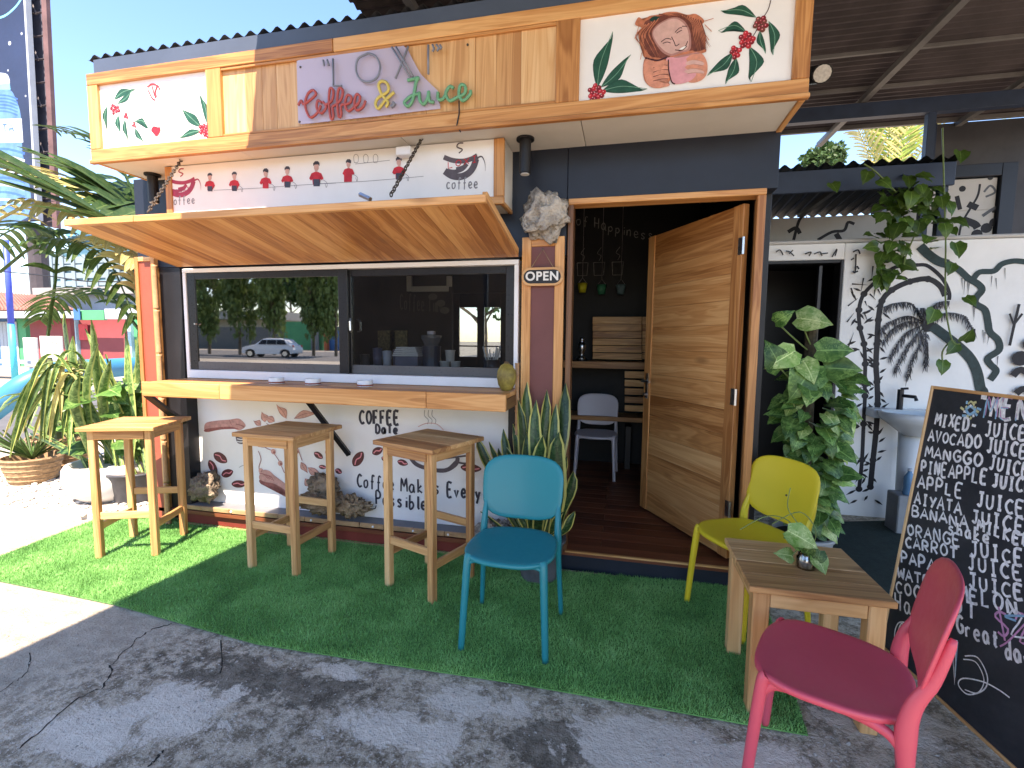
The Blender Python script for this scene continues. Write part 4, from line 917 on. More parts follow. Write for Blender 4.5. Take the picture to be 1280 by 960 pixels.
# ------------------------------------------------------------------ pothos on a moss pole
def heart_mesh(nm, L_=.15, fold=.25, droop=.3):
    bm = bmesh.new(); uvl = bm.loops.layers.uv.new('UVMap'); n_ = 7; rows = []
    prof = [(-.10, .24), (.0, .42), (.14, .50), (.34, .49), (.56, .38), (.76, .22), (.9, .09), (1.0, .004)]
    for i, (t, wv) in enumerate(prof):
        y = t*L_; z = -droop*L_*t*t; w_ = wv*L_*.95
        rows.append([bm.verts.new((u*w_, y-(abs(u)*.10*L_ if i == 0 else 0), z+abs(u)**1.5*w_*fold-(.06*L_ if (abs(u) == 1 and i % 2) else 0))) for u in (-1, -.5, 0, .5, 1)])
    for i, (a, b) in enumerate(zip(rows, rows[1:])):
        for k in range(4):
            f = bm.faces.new((a[k], a[k+1], b[k+1], b[k]))
            for lp, (u, v) in zip(f.loops, ((k/4, i/7), ((k+1)/4, i/7), ((k+1)/4, (i+1)/7), (k/4, (i+1)/7))): lp[uvl].uv = (u, v)
    me = bpy.data.meshes.new(nm); bm.to_mesh(me); bm.free(); me.polygons.foreach_set('use_smooth', [True]*len(me.polygons)); return me
HM = [heart_mesh('leaf', .15, f, d) for f, d in ((.25, .3), (.4, .15), (.12, .5))]
HMM = {}
def hleaf(mat, parent, p, out, size, tilt=None, name='leaf'):
    """heart leaf at p whose tip points along out"""
    k = R_.randrange(3)
    if (k, mat.name) not in HMM: HMM[(k, mat.name)] = HM[k].copy(); HMM[(k, mat.name)].materials.append(mat)
    o = bpy.data.objects.new(name, HMM[(k, mat.name)]); COL.objects.link(o); o.parent = parent; o.matrix_parent_inverse = W(parent).inverted()
    out = Vector(out).normalized(); upv = Vector(tilt or (R_.uniform(-.3, .3), -.6, .8)); zx = (upv-out*upv.dot(out)).normalized(); xx = out.cross(zx).normalized()
    o.rotation_euler = Matrix((xx, out, zx)).transposed().to_euler(); o.location = p; o.scale = (size/.15,)*3; return o
pc = Vector((1.86, .30, 0))
pp = empty('pothos_plant', pc, 'large heart-leaved climbing plant on a pole in a grey pot beside the door frame', 'potted plant')
pot('pot', pp, pc, .13, .18, .30, M('pale_grey_pot', (.30, .31, .31), .6, .15, 8, .3, grime=.4))
bm = bmesh.new(); tube(bm, [pc+Vector((0, 0, .25)), pc+Vector((-.02, 0, 1.60))], .035, 10); obj('moss_pole', bm, M('moss_pole_fibre', (.06, .05, .03), .95, .4, 40, .9), pp)
for (a, b, tx, ty, sz, m) in ((1000, 398, 1042, 402, .19, POTL), (992, 440, 965, 455, .19, POTL), (1025, 438, 1068, 436, .19, POT), (1005, 452, 1020, 476, .17, POTL), (1035, 460, 1080, 462, .21, POT), (1015, 460, 990, 500, .18, POT), (975, 460, 966, 430, .12, POT), (970, 402, 985, 392, .12, POT)):
    p = at(a, b, y=pc.y-.12); q = at(tx, ty, y=pc.y-.2); hleaf(m, pp, p, q-p, (q-p).length*.85+.02, (0, -1, .25))
    bm = bmesh.new(); tube(bm, crom([p, (p+pc+Vector((0, 0, p.z-.25)))*.5+Vector((0, 0, .02)), pc+Vector((0, 0, p.z-.2))], 4), .005, 5); obj('stem', bm, STEM, pp)
for i in range(170):
    t = i/170; z = .36+t*.95; a = R_.uniform(math.pi*.85, math.pi*2.15) if R_.random() < .85 else R_.uniform(0, 6.28)
    wdr = .08+.075*(t**.7) if t > .15 else .12
    r_ = wdr*R_.uniform(.55, 1.1); p = pc+Vector((math.cos(a)*r_*1.15+.03, math.sin(a)*r_, z))
    out = Vector((math.cos(a)*.8+R_.uniform(-.7, .7), math.sin(a)*.8, R_.uniform(-.7, .25)))
    hleaf(POTL if R_.random() < .22 else POT, pp, p, out, R_.uniform(.075, .135))
# ------------------------------------------------------------------ jar with cutting on the table
jc = at(1007, 709, z=.554)
jp = empty('jar_plant', jc, 'small glass jar with a leafy green cutting standing on the wooden side table', 'potted plant')
bm = bmesh.new(); lathe(bm, [(.0, 0), (.030, 0), (.034, .008), (.034, .045), (.028, .055), (.028, .066), (.031, .066), (.031, .052), (.037, .045), (.037, .0), (0, -.0)], 20, jc); obj('jar', bm, glass('jar_glass', (.9, .93, .93), .12), jp, smooth=True)
bm = bmesh.new(); lathe(bm, [(0, .004), (.029, .004), (.031, .012), (.031, .03), (0, .03)], 16, jc); obj('pebbles', bm, M('jar_pebbles', (.35, .33, .30), .7, .4, 60, .8), jp)
for (a, b, tx, ty, sz, m) in ((988, 665, 1012, 678, .11, POTL), (990, 695, 980, 692, .07, POTL), (1020, 695, 1030, 712, .075, POTL), (1000, 680, 985, 672, .07, POT), (1008, 690, 1022, 672, .06, POT), (1025, 690, 1020, 710, .06, POT)):
    p = at(a, b, y=jc.y-.03); q = at(tx, ty, y=jc.y-.06); hleaf(m, jp, p, q-p, sz, (0, -.8, .5))
    bm = bmesh.new(); tube(bm, crom([jc+Vector((0, 0, .05)), (jc+p)*.5+Vector((0, 0, .06)), p], 5), .0025, 5); obj('stem', bm, STEM, jp)
for pts in (((1005, 695), (990, 655), (960, 645), (925, 662)), ((1008, 695), (1000, 660), (985, 635), (988, 610)), ((1010, 695), (1020, 665), (1000, 640), (965, 655))):
    bm = bmesh.new(); tube(bm, crom([at(*q, y=jc.y) for q in pts], 5), .0022, 5); obj('stem', bm, STEM, jp)
# ------------------------------------------------------------------ rocks and driftwood
def rock(name, c, size, mat, label, cat, seed, holes=.5, parent=None, sub=4, freq=2.2):
    bm = bmesh.new(); bmesh.ops.create_icosphere(bm, subdivisions=sub, radius=1)
    sv = Vector((seed*7.3, seed*3.1, seed))
    for v in bm.verts:
        d = v.co.normalized(); n1 = noise.noise(d*freq+sv); n2 = noise.noise(d*freq*2.6+sv*2); n3 = noise.noise(d*freq*6+sv*3); n4 = noise.noise(d*freq*14+sv)
        r = 1+.42*n1+.22*n2+.10*n3+.05*n4; h = noise.noise(d*freq*1.7+sv*5)
        if h > .18: r -= holes*(h-.18)*2.2
        v.co = Vector((d.x*size[0], d.y*size[1], d.z*size[2]))*r
    o = obj(name, bm, mat, parent, c, smooth=True)
    return tag(o, label, cat)
def coral_mat(name, a, b, c_):
    s = N(name); v = s.co(); f = s.noise(v, 9, 8, .7); g = s.n('TexVoronoi', {'Vector': v, 'Scale': 55.}).outputs['Distance']
    s.bump(s.math('ADD', f, s.math('MULTIPLY', g, .5)), .9, .02); return s.fin(s.ramp(f, [(.33, a), (.5, b), (.68, c_)]), .9)
CO1 = coral_mat('pale_coral_stone', (.16, .14, .12), (.42, .38, .33), (.58, .53, .46)); CO2 = coral_mat('brown_coral_stone', (.07, .055, .04), (.22, .17, .12), (.36, .29, .21)); DR = coral_mat('driftwood_root', (.09, .06, .035), (.26, .18, .11), (.40, .30, .19))
rock('coral_rock', at(681, 269, y=-.03), (.135, .09, .15), CO1, 'pale grey coral rock perched on top of the maroon pilaster', 'rock', 3, .9)
rock('coral_rock', at(255, 610, y=.02)+Vector((0, -.0, .005)), (.115, .085, .115), CO2, 'knobbly brown coral rock at the left end of the mural ledge', 'rock', 5, .8)
rock('coral_rock', at(404, 606, y=.03), (.12, .07, .085), CO2, 'smooth grey-brown stone leaning behind the middle stool on the ledge', 'rock', 8, .3)
rock('driftwood', at(405, 628, y=-.0), (.20, .075, .085), DR, 'gnarled driftwood root lying on the ledge behind the middle stool', 'driftwood', 11, .9, freq=3.2)
rock('driftwood', at(440, 632, y=.0), (.13, .06, .075), DR, 'twisted driftwood knot at the right of the ledge root', 'driftwood', 14, 1., freq=3.4)
rock('coral_rock', at(618, 668, y=.0), (.15, .10, .10), CO1, 'pale coral rock hidden behind the teal chair by the snake plant', 'rock', 17, .6)
# ------------------------------------------------------------------ things on the counter
cc = at(635, 483, z=CZ1); cc = Vector((cc.x, cc.y, CZ1))
bm = bmesh.new(); lathe(bm, [(0, 0), (.03, .004), (.052, .04), (.060, .085), (.056, .125), (.036, .158), (.012, .172), (0, .172)], 18)
for v in bm.verts:
    a = math.atan2(v.co.y, v.co.x); k = 1+.05*math.cos(3*a); v.co.x *= k; v.co.y *= k
cn = empty('coconut', (0.012, -.17, CZ1), 'small green-brown coconut standing on the right end of the counter', 'coconut')
s = N('coconut_husk'); v = s.co(); f = s.noise(v, 14, 6, .65); s.bump(f, .4, .004)
obj('husk', bm, s.fin(s.ramp(f, [(.35, (.12, .085, .02)), (.55, (.27, .21, .045)), (.7, (.40, .33, .08))]), .5), cn, (0.012, -.17, CZ1), smooth=True)
bm = bmesh.new(); lathe(bm, [(0, .168), (.018, .166), (.013, .180), (0, .184)], 10, (0.012, -.17, CZ1)); obj('stem_cap', bm, M('coconut_cap', (.12, .08, .04), .9, .3, 30, .6), cn)
RB = M('ashtray_rim_red', (.25, .06, .04), .5, .1, 20, .05)
for a, lb in ((350, 'leftmost of the white ashtrays along the counter'), (406, 'white ashtray in the middle of the counter'), (481, 'white ashtray nearest the coconut on the counter')):
    p = at(a, 479, z=CZ1); t = empty('ashtray', (p.x, -.2, CZ1), lb, 'ashtray', 'white ashtrays on the counter')
    c = (p.x, -.2, CZ1); bm = bmesh.new(); lathe(bm, [(0, .001), (.048, .001), (.05, .01), (.05, .042), (.042, .042), (.040, .012), (0, .010)], 24, c); obj('dish', bm, ALU, t, smooth=False)
    bm = bmesh.new(); lathe(bm, [(.0504, .006), (.0512, .007), (.0512, .015), (.0504, .016)], 24, c); obj('band', bm, RB, t)
# bamboo poles, open sign, lights
def bamboo(p, q, r, label):
    t = empty('bamboo_pole', p, label, 'bamboo pole'); p, q = Vector(p), Vector(q); n_ = 6
    for i in range(n_):
        a, b = p.lerp(q, i/n_), p.lerp(q, (i+1)/n_-.004); bm = bmesh.new(); tube(bm, [a, a.lerp(b, .04), a.lerp(b, .1), a.lerp(b, .9), a.lerp(b, .96), b], [r*1.12, r*1.1, r*.94, r*.95, r*1.1, r*1.12], 10); obj('segment', bm, BAMBOO, t, smooth=True)
bamboo((-2.775, -.03, .02), (-2.775, -.03, 2.05), .018, 'thin bamboo pole fixed beside the sunlit red pilaster')
bamboo((.062, -.07, .9), (.058, -.07, 1.36), .014, 'short pinkish bamboo stub standing beside the coconut')
ob = empty('open_sign', (.2, -.03, 1.95), 'oval wooden OPEN sign hanging from twine on the maroon pilaster', 'sign')
oc = at(678, 346, y=-.028); bm = bmesh.new()
def stadium(hw, hh, y): return [(oc.x+sx*(hw-hh)+math.cos(a)*hh, y, oc.z+math.sin(a)*hh) for sx, a0 in ((1, -math.pi/2), (-1, math.pi/2)) for a in [a0+k*math.pi/10 for k in range(11)]]
def slab(bm, pts, d):
    f = area(bm, pts); r = bmesh.ops.extrude_face_region(bm, geom=[f]); bmesh.ops.translate(bm, verts=[v for v in r['geom'] if isinstance(v, bmesh.types.BMVert)], vec=(0, d, 0))
slab(bm, stadium(.131, .056, -.040), .018); obj('rim', bm, wood('pale', 0), ob, off=oc)
bm = bmesh.new(); slab(bm, stadium(.117, .042, -.0415), .004); obj('face', bm, BLACK, ob)
cu = bpy.data.curves.new('letters', 'FONT'); cu.body = 'OPEN'; cu.size = .075; cu.extrude = .001; cu.align_x = 'CENTER'; cu.align_y = 'CENTER'; cu.space_character = 1.12; cu.offset = .0022
to = bpy.data.objects.new('tmp', cu); COL.objects.link(to); dg = bpy.context.evaluated_depsgraph_get(); me = bpy.data.meshes.new_from_object(to.evaluated_get(dg)); bpy.data.objects.remove(to)
lo = link('letters', me, None, ob, (oc.x, -.0435, oc.z), (math.pi/2, 0, 0)); me.materials.clear(); me.materials.append(WHITE)
bm = bmesh.new(); tube(bm, [(oc.x-.075, -.032, oc.z+.05), (oc.x-.002, -.018, oc.z+.17), (oc.x+.072, -.032, oc.z+.05)], .0022, 5); obj('twine', bm, M('twine', (.30, .22, .13), .9, .2, 40, .3), ob)
bm = bmesh.new(); lathe(bm, [(0, 0), (.006, 0), (.006, .008), (0, .01)], 8); obj('nail', bm, CHAINM, ob, (oc.x-.002, -.014, oc.z+.17), (math.pi/2, 0, 0))
def spot(c, r, h, label, tilt=None):
    t = empty('spotlight', c, label, 'spotlight'); bm = bmesh.new(); lathe(bm, [(0, -h), (r*.8, -h), (r, -h+.004), (r, 0), (r*1.0, .0), (0, .0)], 20, c)
    b = obj('housing', bm, BLACK, t, off=c); bm = bmesh.new(); lathe(bm, [(0, 0), (r*1.55, 0), (r*1.55, .012), (0, .014)], 20, Vector(c)+Vector((0, 0, .0))); m_ = obj('mount_plate', bm, BLACK, t)
    bm = bmesh.new(); lathe(bm, [(0, -.004), (r*.78, -.003), (r*.78, .0), (0, .001)], 16, Vector(c)-Vector((0, 0, h))); l_ = obj('lens', bm, M('lens_white', (.7, .7, .68), .3, .05, 10, .02), t)
    return t
p = at(655, 183, y=-.16); spot((p.x+.01, -.17, SFZ-.012), .034, .19, 'black cylinder spotlight hanging under the soffit beside the sign box')
p = at(182, 215, y=-.1); spot((p.x+.06, -.10, SFZ-.012), .034, .19, 'black cylinder spotlight under the soffit at the sunlit left corner')
# ------------------------------------------------------------------ inside the kiosk
cb = empty('cabinet', (.6, 2.2, .135), 'striped wooden counter cabinet with open black niches inside the kiosk', 'cabinet')
def pk(name, a, b, y0, y1, mat, c=cb, bev=.002):
    """board seen between corner pixels a and b at depth y0..y1"""
    p, q = at(*a, y=y0), at(*b, y=y0); return box(name, c, (p.x, y0, q.z), (q.x, y1, p.z), mat, bev)
for i in range(6): pk('cabinet_board', (741, 396+i*9), (802, 404.97+i*9), 2.20, 2.23, 'cabinet')
for i in range(6): pk('cabinet_board', (803, 396+i*9), (860, 404.97+i*9), 2.18, 2.21, 'cabinet')
pk('worktop', (690, 451), (860, 463), 2.0, 2.37, 'cabinet'); pk('shelf', (690, 518), (860, 531), 2.02, 2.37, 'cabinet')
for i in range(5): pk('cabinet_board', (781, 464+i*10.6), (860, 474.56+i*10.6), 2.06, 2.085, 'cabinet')
pk('side_board', (782, 533), (787, 600), 2.2, 2.36, BLACK)
fg = empty('silver_figurine', at(727, 449, y=2.12), 'small silver figurine standing on the dark kiosk worktop', 'figurine')
c = at(727, 449, y=2.12); bm = bmesh.new(); lathe(bm, [(0, 0), (.045, 0), (.045, .012), (.016, .03), (.018, .06), (.035, .10), (.042, .14), (.030, .17), (.014, .185), (.020, .20), (.022, .215), (.010, .232), (0, .235)], 16, c); obj('body', bm, STEEL, fg, smooth=True)
bm = bmesh.new(); lathe(bm, [(0, -.0), (.055, 0), (.055, .014), (0, .014)], 16, c+Vector((0, 0, -.0145))); obj('plinth', bm, BLACK, fg)
for (a, b, mt, lb) in ((728, 360, (.45, .42, .02), 'yellow paper cup lantern hanging against the dark back wall'), (752, 362, (.03, .18, .10), 'green paper cup lantern beside the yellow one'), (776, 362, (.12, .20, .22), 'blue-grey paper cup lantern nearest the open door')):
    c = at(a, b, y=2.3); bm = bmesh.new(); lathe(bm, [(0, -.05), (.035, -.05), (.055, .05), (.05, .05), (.03, -.045)], 14, c); o = obj('hanging_cup', bm, M('cup_'+str(a), mt, .5), None, off=c, smooth=True); tag(o, lb, 'cup')
    bm = bmesh.new(); tube(bm, [(c.x-.045, c.y, c.z+.05), (c.x, c.y, c.z+.11), (c.x+.045, c.y, c.z+.05)], .002, 4); tube(bm, [(c.x, c.y, c.z+.11), (c.x, c.y, 3.1)], .0015, 4); obj('wire', bm, GRP, o)
cw = empty('chalk_drawing', at(770, 330, y=2.44), 'faint chalk lettering and cup sketches on the black back wall', 'chalk drawing')
CH = M('faint_chalk', (.30, .30, .28), .9, .4, 60, .1)
bm = bmesh.new(); nY = Vector((0, -1, 0))
p, q = at(720, 280, y=2.438), at(812, 300, y=2.438); text(bm, 'of Happiness', p, (q-p).normalized(), Vector((0, 0, 1)), .11, (q-p).length/10.5, .009, nY, 0, .1)
for dx in (0, .18, .38):
    o_ = at(728, 340, y=2.436)+Vector((dx, 0, 0)); ribbon(bm, [o_+Vector(v) for v in ((-.06, 0, .1), (-.05, 0, -.04), (.05, 0, -.04), (.06, 0, .1), (-.06, 0, .1))], .007, nY); ribbon(bm, crom([o_+Vector(v) for v in ((0, 0, .12), (.02, 0, .17), (-.02, 0, .2), (.02, 0, .26))], 4), .006, nY)
tag(obj('chalk_strokes', bm, CH, cw), kind='stuff')
# back wall of the hatch room with a dark glazed door
wy = 2.448
pa, pb = at(574, 384, y=2.45), at(607, 441, y=2.45); pc_, pd = at(596, 386, y=2.45), at(622, 441, y=2.45)
# front part: worktop and items seen through the hatch glass
wk = empty('inner_worktop', (-1.2, .45, .135), 'dark worktop just inside the hatch window carrying cups and gadgets', 'worktop')
box('top', wk, (-2.85, .14, 1.235), (.05, .62, 1.262), M('worktop_dark', (.05, .045, .045), .35, .1, 4, .02), .003)
for x in (-2.8, -1.4, -.04): box('support', wk, (x, .16, .136), (x+.04, .6, 1.234), BLACK)
def small(name, lb, cat, x, y, prof, mat, grp=None, z=1.2625, parent=None):
    bm = bmesh.new(); lathe(bm, prof, 16, (x, y, z)); return tag(obj(name, bm, mat, parent, off=(x, y, z), smooth=True), lb, cat, grp)
CUPW = M('paper_cup_white', (.72, .72, .72), .5, .04, 8, .02)
x = at(556, 450, y=.3).x; cp = [(0, 0), (.030, 0), (.036, .075), (.039, .076), (.039, .08), (0, .08)]
for dx, dz, lb in ((0, 0, 'lower left white paper cup in the little pyramid behind the glass'), (.083, 0, 'lower right white paper cup in the little pyramid behind the glass'), (.042, .082, 'white paper cup on top of the little pyramid behind the glass')): small('paper_cup', lb, 'cup', x+dx, .3, cp, CUPW, 'white paper cups stacked inside the hatch', 1.2625+dz)
gx = at(538, 450, y=.34).x
mg = empty('coffee_grinder', (gx, .36, 1.2625), 'dark blue-black coffee grinder beside the paper cups inside the hatch', 'grinder'); c = (gx, .36, 1.2625)
bm = bmesh.new(); lathe(bm, [(0, 0), (.085, 0), (.08, .03), (.07, .10), (.072, .19), (0, .19)], 20, c); obj('body', bm, M('grinder_body', (.03, .035, .06), .3), mg)
bm = bmesh.new(); lathe(bm, [(0, .191), (.05, .191), (.075, .25), (.075, .27), (0, .275)], 20, c); obj('hopper', bm, M('hopper_smoke', (.12, .12, .13), .25), mg)
bm = bmesh.new(); lathe(bm, [(0, .276), (.03, .276), (.03, .30), (0, .302)], 14, c); obj('knob', bm, GRP, mg)
bx_ = at(512, 430, y=.30).x
bg = empty('napkin_pack', (bx_, .3, 1.262), 'folded white napkins lying on a box inside the hatch', 'napkins')
box('carton', bg, (bx_-.09, .24, 1.2635), (bx_+.09, .38, 1.375), M('carton_blue_grey', (.16, .16, .22), .6), .003)
for i in range(5): box('napkin', bg, (bx_-.11+i*.008, .23, 1.376+i*.014), (bx_+.10-i*.006, .37, 1.387+i*.014), CUPW, .004)
for a, h, m, lb in ((472, .17, (.10, .10, .16), 'dark tumbler second from the left behind the hatch glass'), (484, .15, (.45, .45, .5), 'tall pale tumbler behind the right hatch pane'), (497, .16, (.12, .10, .14), 'dark plum tumbler behind the right hatch pane'), (456, .12, (.08, .07, .07), 'short black tumbler behind the window latch')):
    small('tumbler', lb, 'tumbler', at(a, 450, y=.3).x, .3, [(0, 0), (.03, 0), (.036, h), (.03, h), (.0, h+.003)], M('tumbler_%d' % a, m, .3))
hd = small('utensil_jar', 'jar holding white straws and stirrers at the right end of the hatch', 'utensil jar', at(614, 450, y=.25).x, .27, [(0, 0), (.055, 0), (.06, .10), (.055, .10), (0, .09)], M('dark_jar', (.05, .045, .05), .35))
for i in range(9):
    a = R_.uniform(-.04, .04); b = R_.uniform(-.03, .03); c = hd.location; bm = bmesh.new(); tube(bm, [(c.x+a*.6, c.y+b, c.z+.02), (c.x+a*1.7, c.y+b*1.5, c.z+R_.uniform(.15, .2))], .0045, 6); obj('stirrer', bm, CUPW, hd)
for a, b in ((484, 401), (499, 402)):
    p, q = at(a-14+2, 413, y=.75), at(a+10, 455, y=.75); box_ = tag(box('poster', None, (p.x, .75, q.z), (q.x, .765, p.z), M('menu_poster', (.16, .12, .05), .6, .6, 60, .02), .001), 'small brownish menu card standing %s behind the tumblers' % ('left' if a < 490 else 'right'), 'menu card')
sh = empty('wall_shelf', at(540, 355, y=1.6), 'pale stepped bracket shelf high on the inner wall seen through the hatch', 'shelf')
for a, b in (((508, 345), (514, 364)), ((514, 358), (560, 364)), ((558, 345), (564, 358))): pk('shelf_bar', a, b, 1.6, 1.63, SOFFIT, sh)
sv = empty('inner_partition', (-1.4, 1.64, .135), 'dark brown inner partition with faint coffee lettering behind the hatch', 'partition')
p = at(445, 335, y=1.64); box('panel', sv, (-2.9, 1.64, .14), (at(565, 400, y=1.64).x, 1.68, 2.6), INB)
bm = bmesh.new(); p, q = at(500, 386, y=1.638), at(548, 390, y=1.638); text(bm, 'Coffee Time', p, (q-p).normalized(), Vector((0, 0, 1)), .16, (q-p).length/9, .008, nY, 0, .05)
for a, b in ((541, 371), (551, 379), (556, 388)):
    c = at(a, b, y=1.637); area(bm, [c+Vector((math.cos(k*.5236)*.05, 0, math.sin(k*.5236)*.035)) for k in range(12)])
obj('lettering', bm, M('cream_lettering', (.16, .14, .11), .7), sv)
fz = empty('glass_door', (-.955, 2.46, 0), 'dark framed double glass door at the back of the kiosk showing daylight', 'glass door')
for a, b, c, d in ((-1.297, -1.21, .01, 2.048), (-.70, -.612, .01, 2.048), (-.985, -.90, .01, 2.048)): box('stile', fz, (a, 2.455, c), (b, 2.49, d), BLACK)
for a, b in ((-1.209, -.986), (-.899, -.701)):
    for z0, z1 in ((.01, 1.30), (1.885, 2.048), (1.42, 1.435)): box('rail', fz, (a, 2.457, z0), (b, 2.488, z1), BLACK)
    box('pane', fz, (a, 2.47, 1.301), (b, 2.474, 1.884), G2, 0)
# ------------------------------------------------------------------ menu chalkboard leaning at the right
B0 = Vector((1.993, -.429, .012)); B1 = Vector((2.085, -1.049, .012)); bx = (B1-B0); bx.z = 0; bx.normalize()
d_ = (fw+rt*((1165-640)/F_)-up*((482-480)/F_)); tt = (B0-CAM).dot(bx)/d_.dot(bx); TL = CAM+d_*tt
by = (TL-B0); by -= bx*by.dot(bx); BH = by.length; by.normalize(); bn = bx.cross(by).normalized()
if bn.dot(CAM-B0) < 0: bn = -bn
print('BOARD', BH, by, bn)
BW = 1.0
def bd(px, py, off=.001):
    d = fw+rt*((px-640)/F_)-up*((py-480)/F_); o = B0+bn*off; return CAM+d*((o-CAM).dot(bn)/d.dot(bn))
cbd = empty('menu_board', B0, 'tall wood-framed black chalkboard menu leaning at the right edge of the picture', 'chalkboard')
BM = Matrix((bx, by, bn)).transposed()
def bbox_(name, a, b, c, d, t0, t1, mat, bev=.002):
    s_ = (b-a, d-c, t1-t0); m = mat if not isinstance(mat, str) else wood(mat, 0 if s_[0] > s_[1] else 1)
    me = boxmesh(s_, bev).copy(); me.materials.clear()
    return link(name, me, m, cbd, B0+bx*((a+b)/2)+by*((c+d)/2)+bn*((t0+t1)/2), BM.to_euler())
s = N('chalkboard_slate'); v = s.co(); f = s.noise(v, 2.5, 6, .7, .6); g = s.noise(v, 40, 3, .6)
slate = s.fin(s.ramp(s.math('ADD', s.math('MULTIPLY', f, .8), s.math('MULTIPLY', g, .2)), [(.35, (.018, .021, .028)), (.7, (.05, .054, .064))]), .45)
bbox_('slate', .012, BW-.012, .012, BH-.012, -.010, 0, slate)
for a, b, c, d in ((0, .014, 0, BH), (BW-.014, BW, 0, BH), (.0145, BW-.0145, 0, .014), (.0145, BW-.0145, BH-.014, BH)): bbox_('frame_rail', a, b, c, d, -.014, .006, 'pale', .002)
for a in (.02, BW-.05):  # rear prop legs
    p = B0+bx*(a+.015)+by*(BH*.92)-bn*.02; q = B0+bx*(a+.015)+Vector((.42, .04, 0)); q.z = .0
    bm = bmesh.new(); tube(bm, [p, q], .014, 4); obj('rear_leg', bm, wood('pale', 2), cbd)
CK = M('chalk_white', (.80, .81, .82), .95, .25, 60, .3); CKB = M('chalk_blue', (.25, .48, .66), .95, .2, 60, .3); CKP = M('chalk_pink', (.62, .30, .50), .95, .2, 60, .3); CKY = M('chalk_yellow', (.62, .60, .30), .95, .2, 60, .3)
cm = bmesh.new(); cms = [CK, CKB, CKP, CKY]; rc = random.Random(5)
def ct(t, a, b, h, wd=.0105, mi=0, jit=.09):
    p, q = bd(*a), bd(*b); xd = (q-p).normalized(); yd = (by-xd*by.dot(xd)).normalized(); n_ = sum(.62 if c in 'il ' else 1. for c in t)
    text(cm, t, p, xd, yd, h, (q-p).length/n_, wd, bn, mi, jit*1.25, True, rc)
lines = [('MIXED-', (1168, 531), (1222, 541), .052), ('JUICE', (1231, 545), (1284, 551), .052), ('AVOCADO', (1160, 551), (1228, 561), .048), ('JUICE', (1233, 565), (1285, 573), .05),
 ('MANGGO', (1156, 571), (1231, 583), .048), ('JUICE', (1236, 586), (1288, 597), .05), ('PINEAPPLE', (1151, 590), (1236, 606), .055), ('JUICE', (1240, 607), (1292, 618), .05),
 ('APPLE', (1147, 609), (1206, 623), .052), ('JUICE', (1221, 632), (1283, 645), .05), ('AIYATA', (1143, 629), (1204, 644), .048), ('JUICE', (1214, 652), (1284, 668), .05), ('BANANA', (1140, 645), (1213, 662), .045), ('MILKED', (1221, 662), (1290, 686), .045), ('shake', (1185, 667), (1240, 680), .055),
 ('ORANGE', (1134, 668), (1204, 684), .048), ('JUICE', (1213, 693), (1283, 708), .05), ('CARROT', (1132, 683), (1200, 699), .045), ('JUICE', (1210, 711), (1282, 727), .05), ('PAPAYA', (1126, 703), (1198, 722), .05), ('JUICE', (1211, 733), (1284, 752), .05),
 ('WATER', (1122, 722), (1178, 738), .048), ('MELON', (1198, 748), (1276, 770), .052), ('COCON', (1120, 740), (1180, 757), .05), ('UT', (1190, 764), (1226, 776), .055), ('Have', (1118, 760), (1168, 778), .07), ('a', (1182, 782), (1192, 786), .06), ('Great', (1196, 790), (1252, 812), .065), ('day', (1256, 822), (1292, 836), .07)]
for t, a, b, h in lines: ct(t, a, b, h)
ct('"MENU"', (1222, 520), (1325, 531), .085, .014); ct('MENU', (1229, 521), (1314, 529), .08, .006, 1); ct('MENU', (1231, 519), (1312, 526), .075, .004, 2)
ct('$2', (1247, 797), (1300, 805), .10, .008, 2, .04); ct('2', (1262, 793), (1290, 800), .085, .007, 0, .04)
def cl(pts, mi=0, wd=.007, sm=True):
    P_ = [bd(x, y, .0016) for x, y in pts]; ribbon(cm, crom(P_, 6) if sm else P_, wd, bn, mi)
for k in range(14):
    a = k*.46; r = 9+3*math.sin(k*3); cl([(1213+math.cos(a)*r*.7, 513+math.sin(a)*r*.8), (1213+math.cos(a+.25)*(r+3)*.9, 513+math.sin(a+.25)*(r+2)*.9)], (3, 1, 0, 3)[k % 4], .010)
cl([(1207, 512), (1213, 508), (1219, 513), (1212, 518), (1207, 512)], 1, .012); cl([(1210, 505), (1214, 502), (1218, 507)], 3, .008)
cl([(1176, 803), (1190, 798), (1193, 855), (1196, 800)], 0, .010, False); cl([(1176, 808), (1180, 812), (1188, 803), (1194, 846), (1197, 802)], 1, .007, False); cl([(1163, 829), (1160, 850)], 1, .010); cl([(1166, 824), (1166, 830)], 2, .006)
cl([(1206, 820), (1222, 822), (1234, 845), (1230, 862), (1210, 868), (1198, 856), (1204, 848), (1228, 852), (1248, 862), (1262, 872)], 0, .005); cl([(1204, 824), (1220, 828), (1230, 850), (1222, 866), (1206, 862)], 0, .004)
for o_ in (0, 4): cl([(1121+o_, 818), (1118+o_, 795), (1122+o_, 780), (1130, 778+o_), (1137-o_, 786), (1136-o_, 800)], 0, .006)
cl([(1290, 770), (1262, 800), (1250, 808)], 2, .006); cl([(1280, 770), (1256, 770), (1270, 776)], 1, .008)
me = bpy.data.meshes.new('chalk_lettering'); cm.to_mesh(me); cm.free(); link('chalk_lettering', me, cms, cbd)
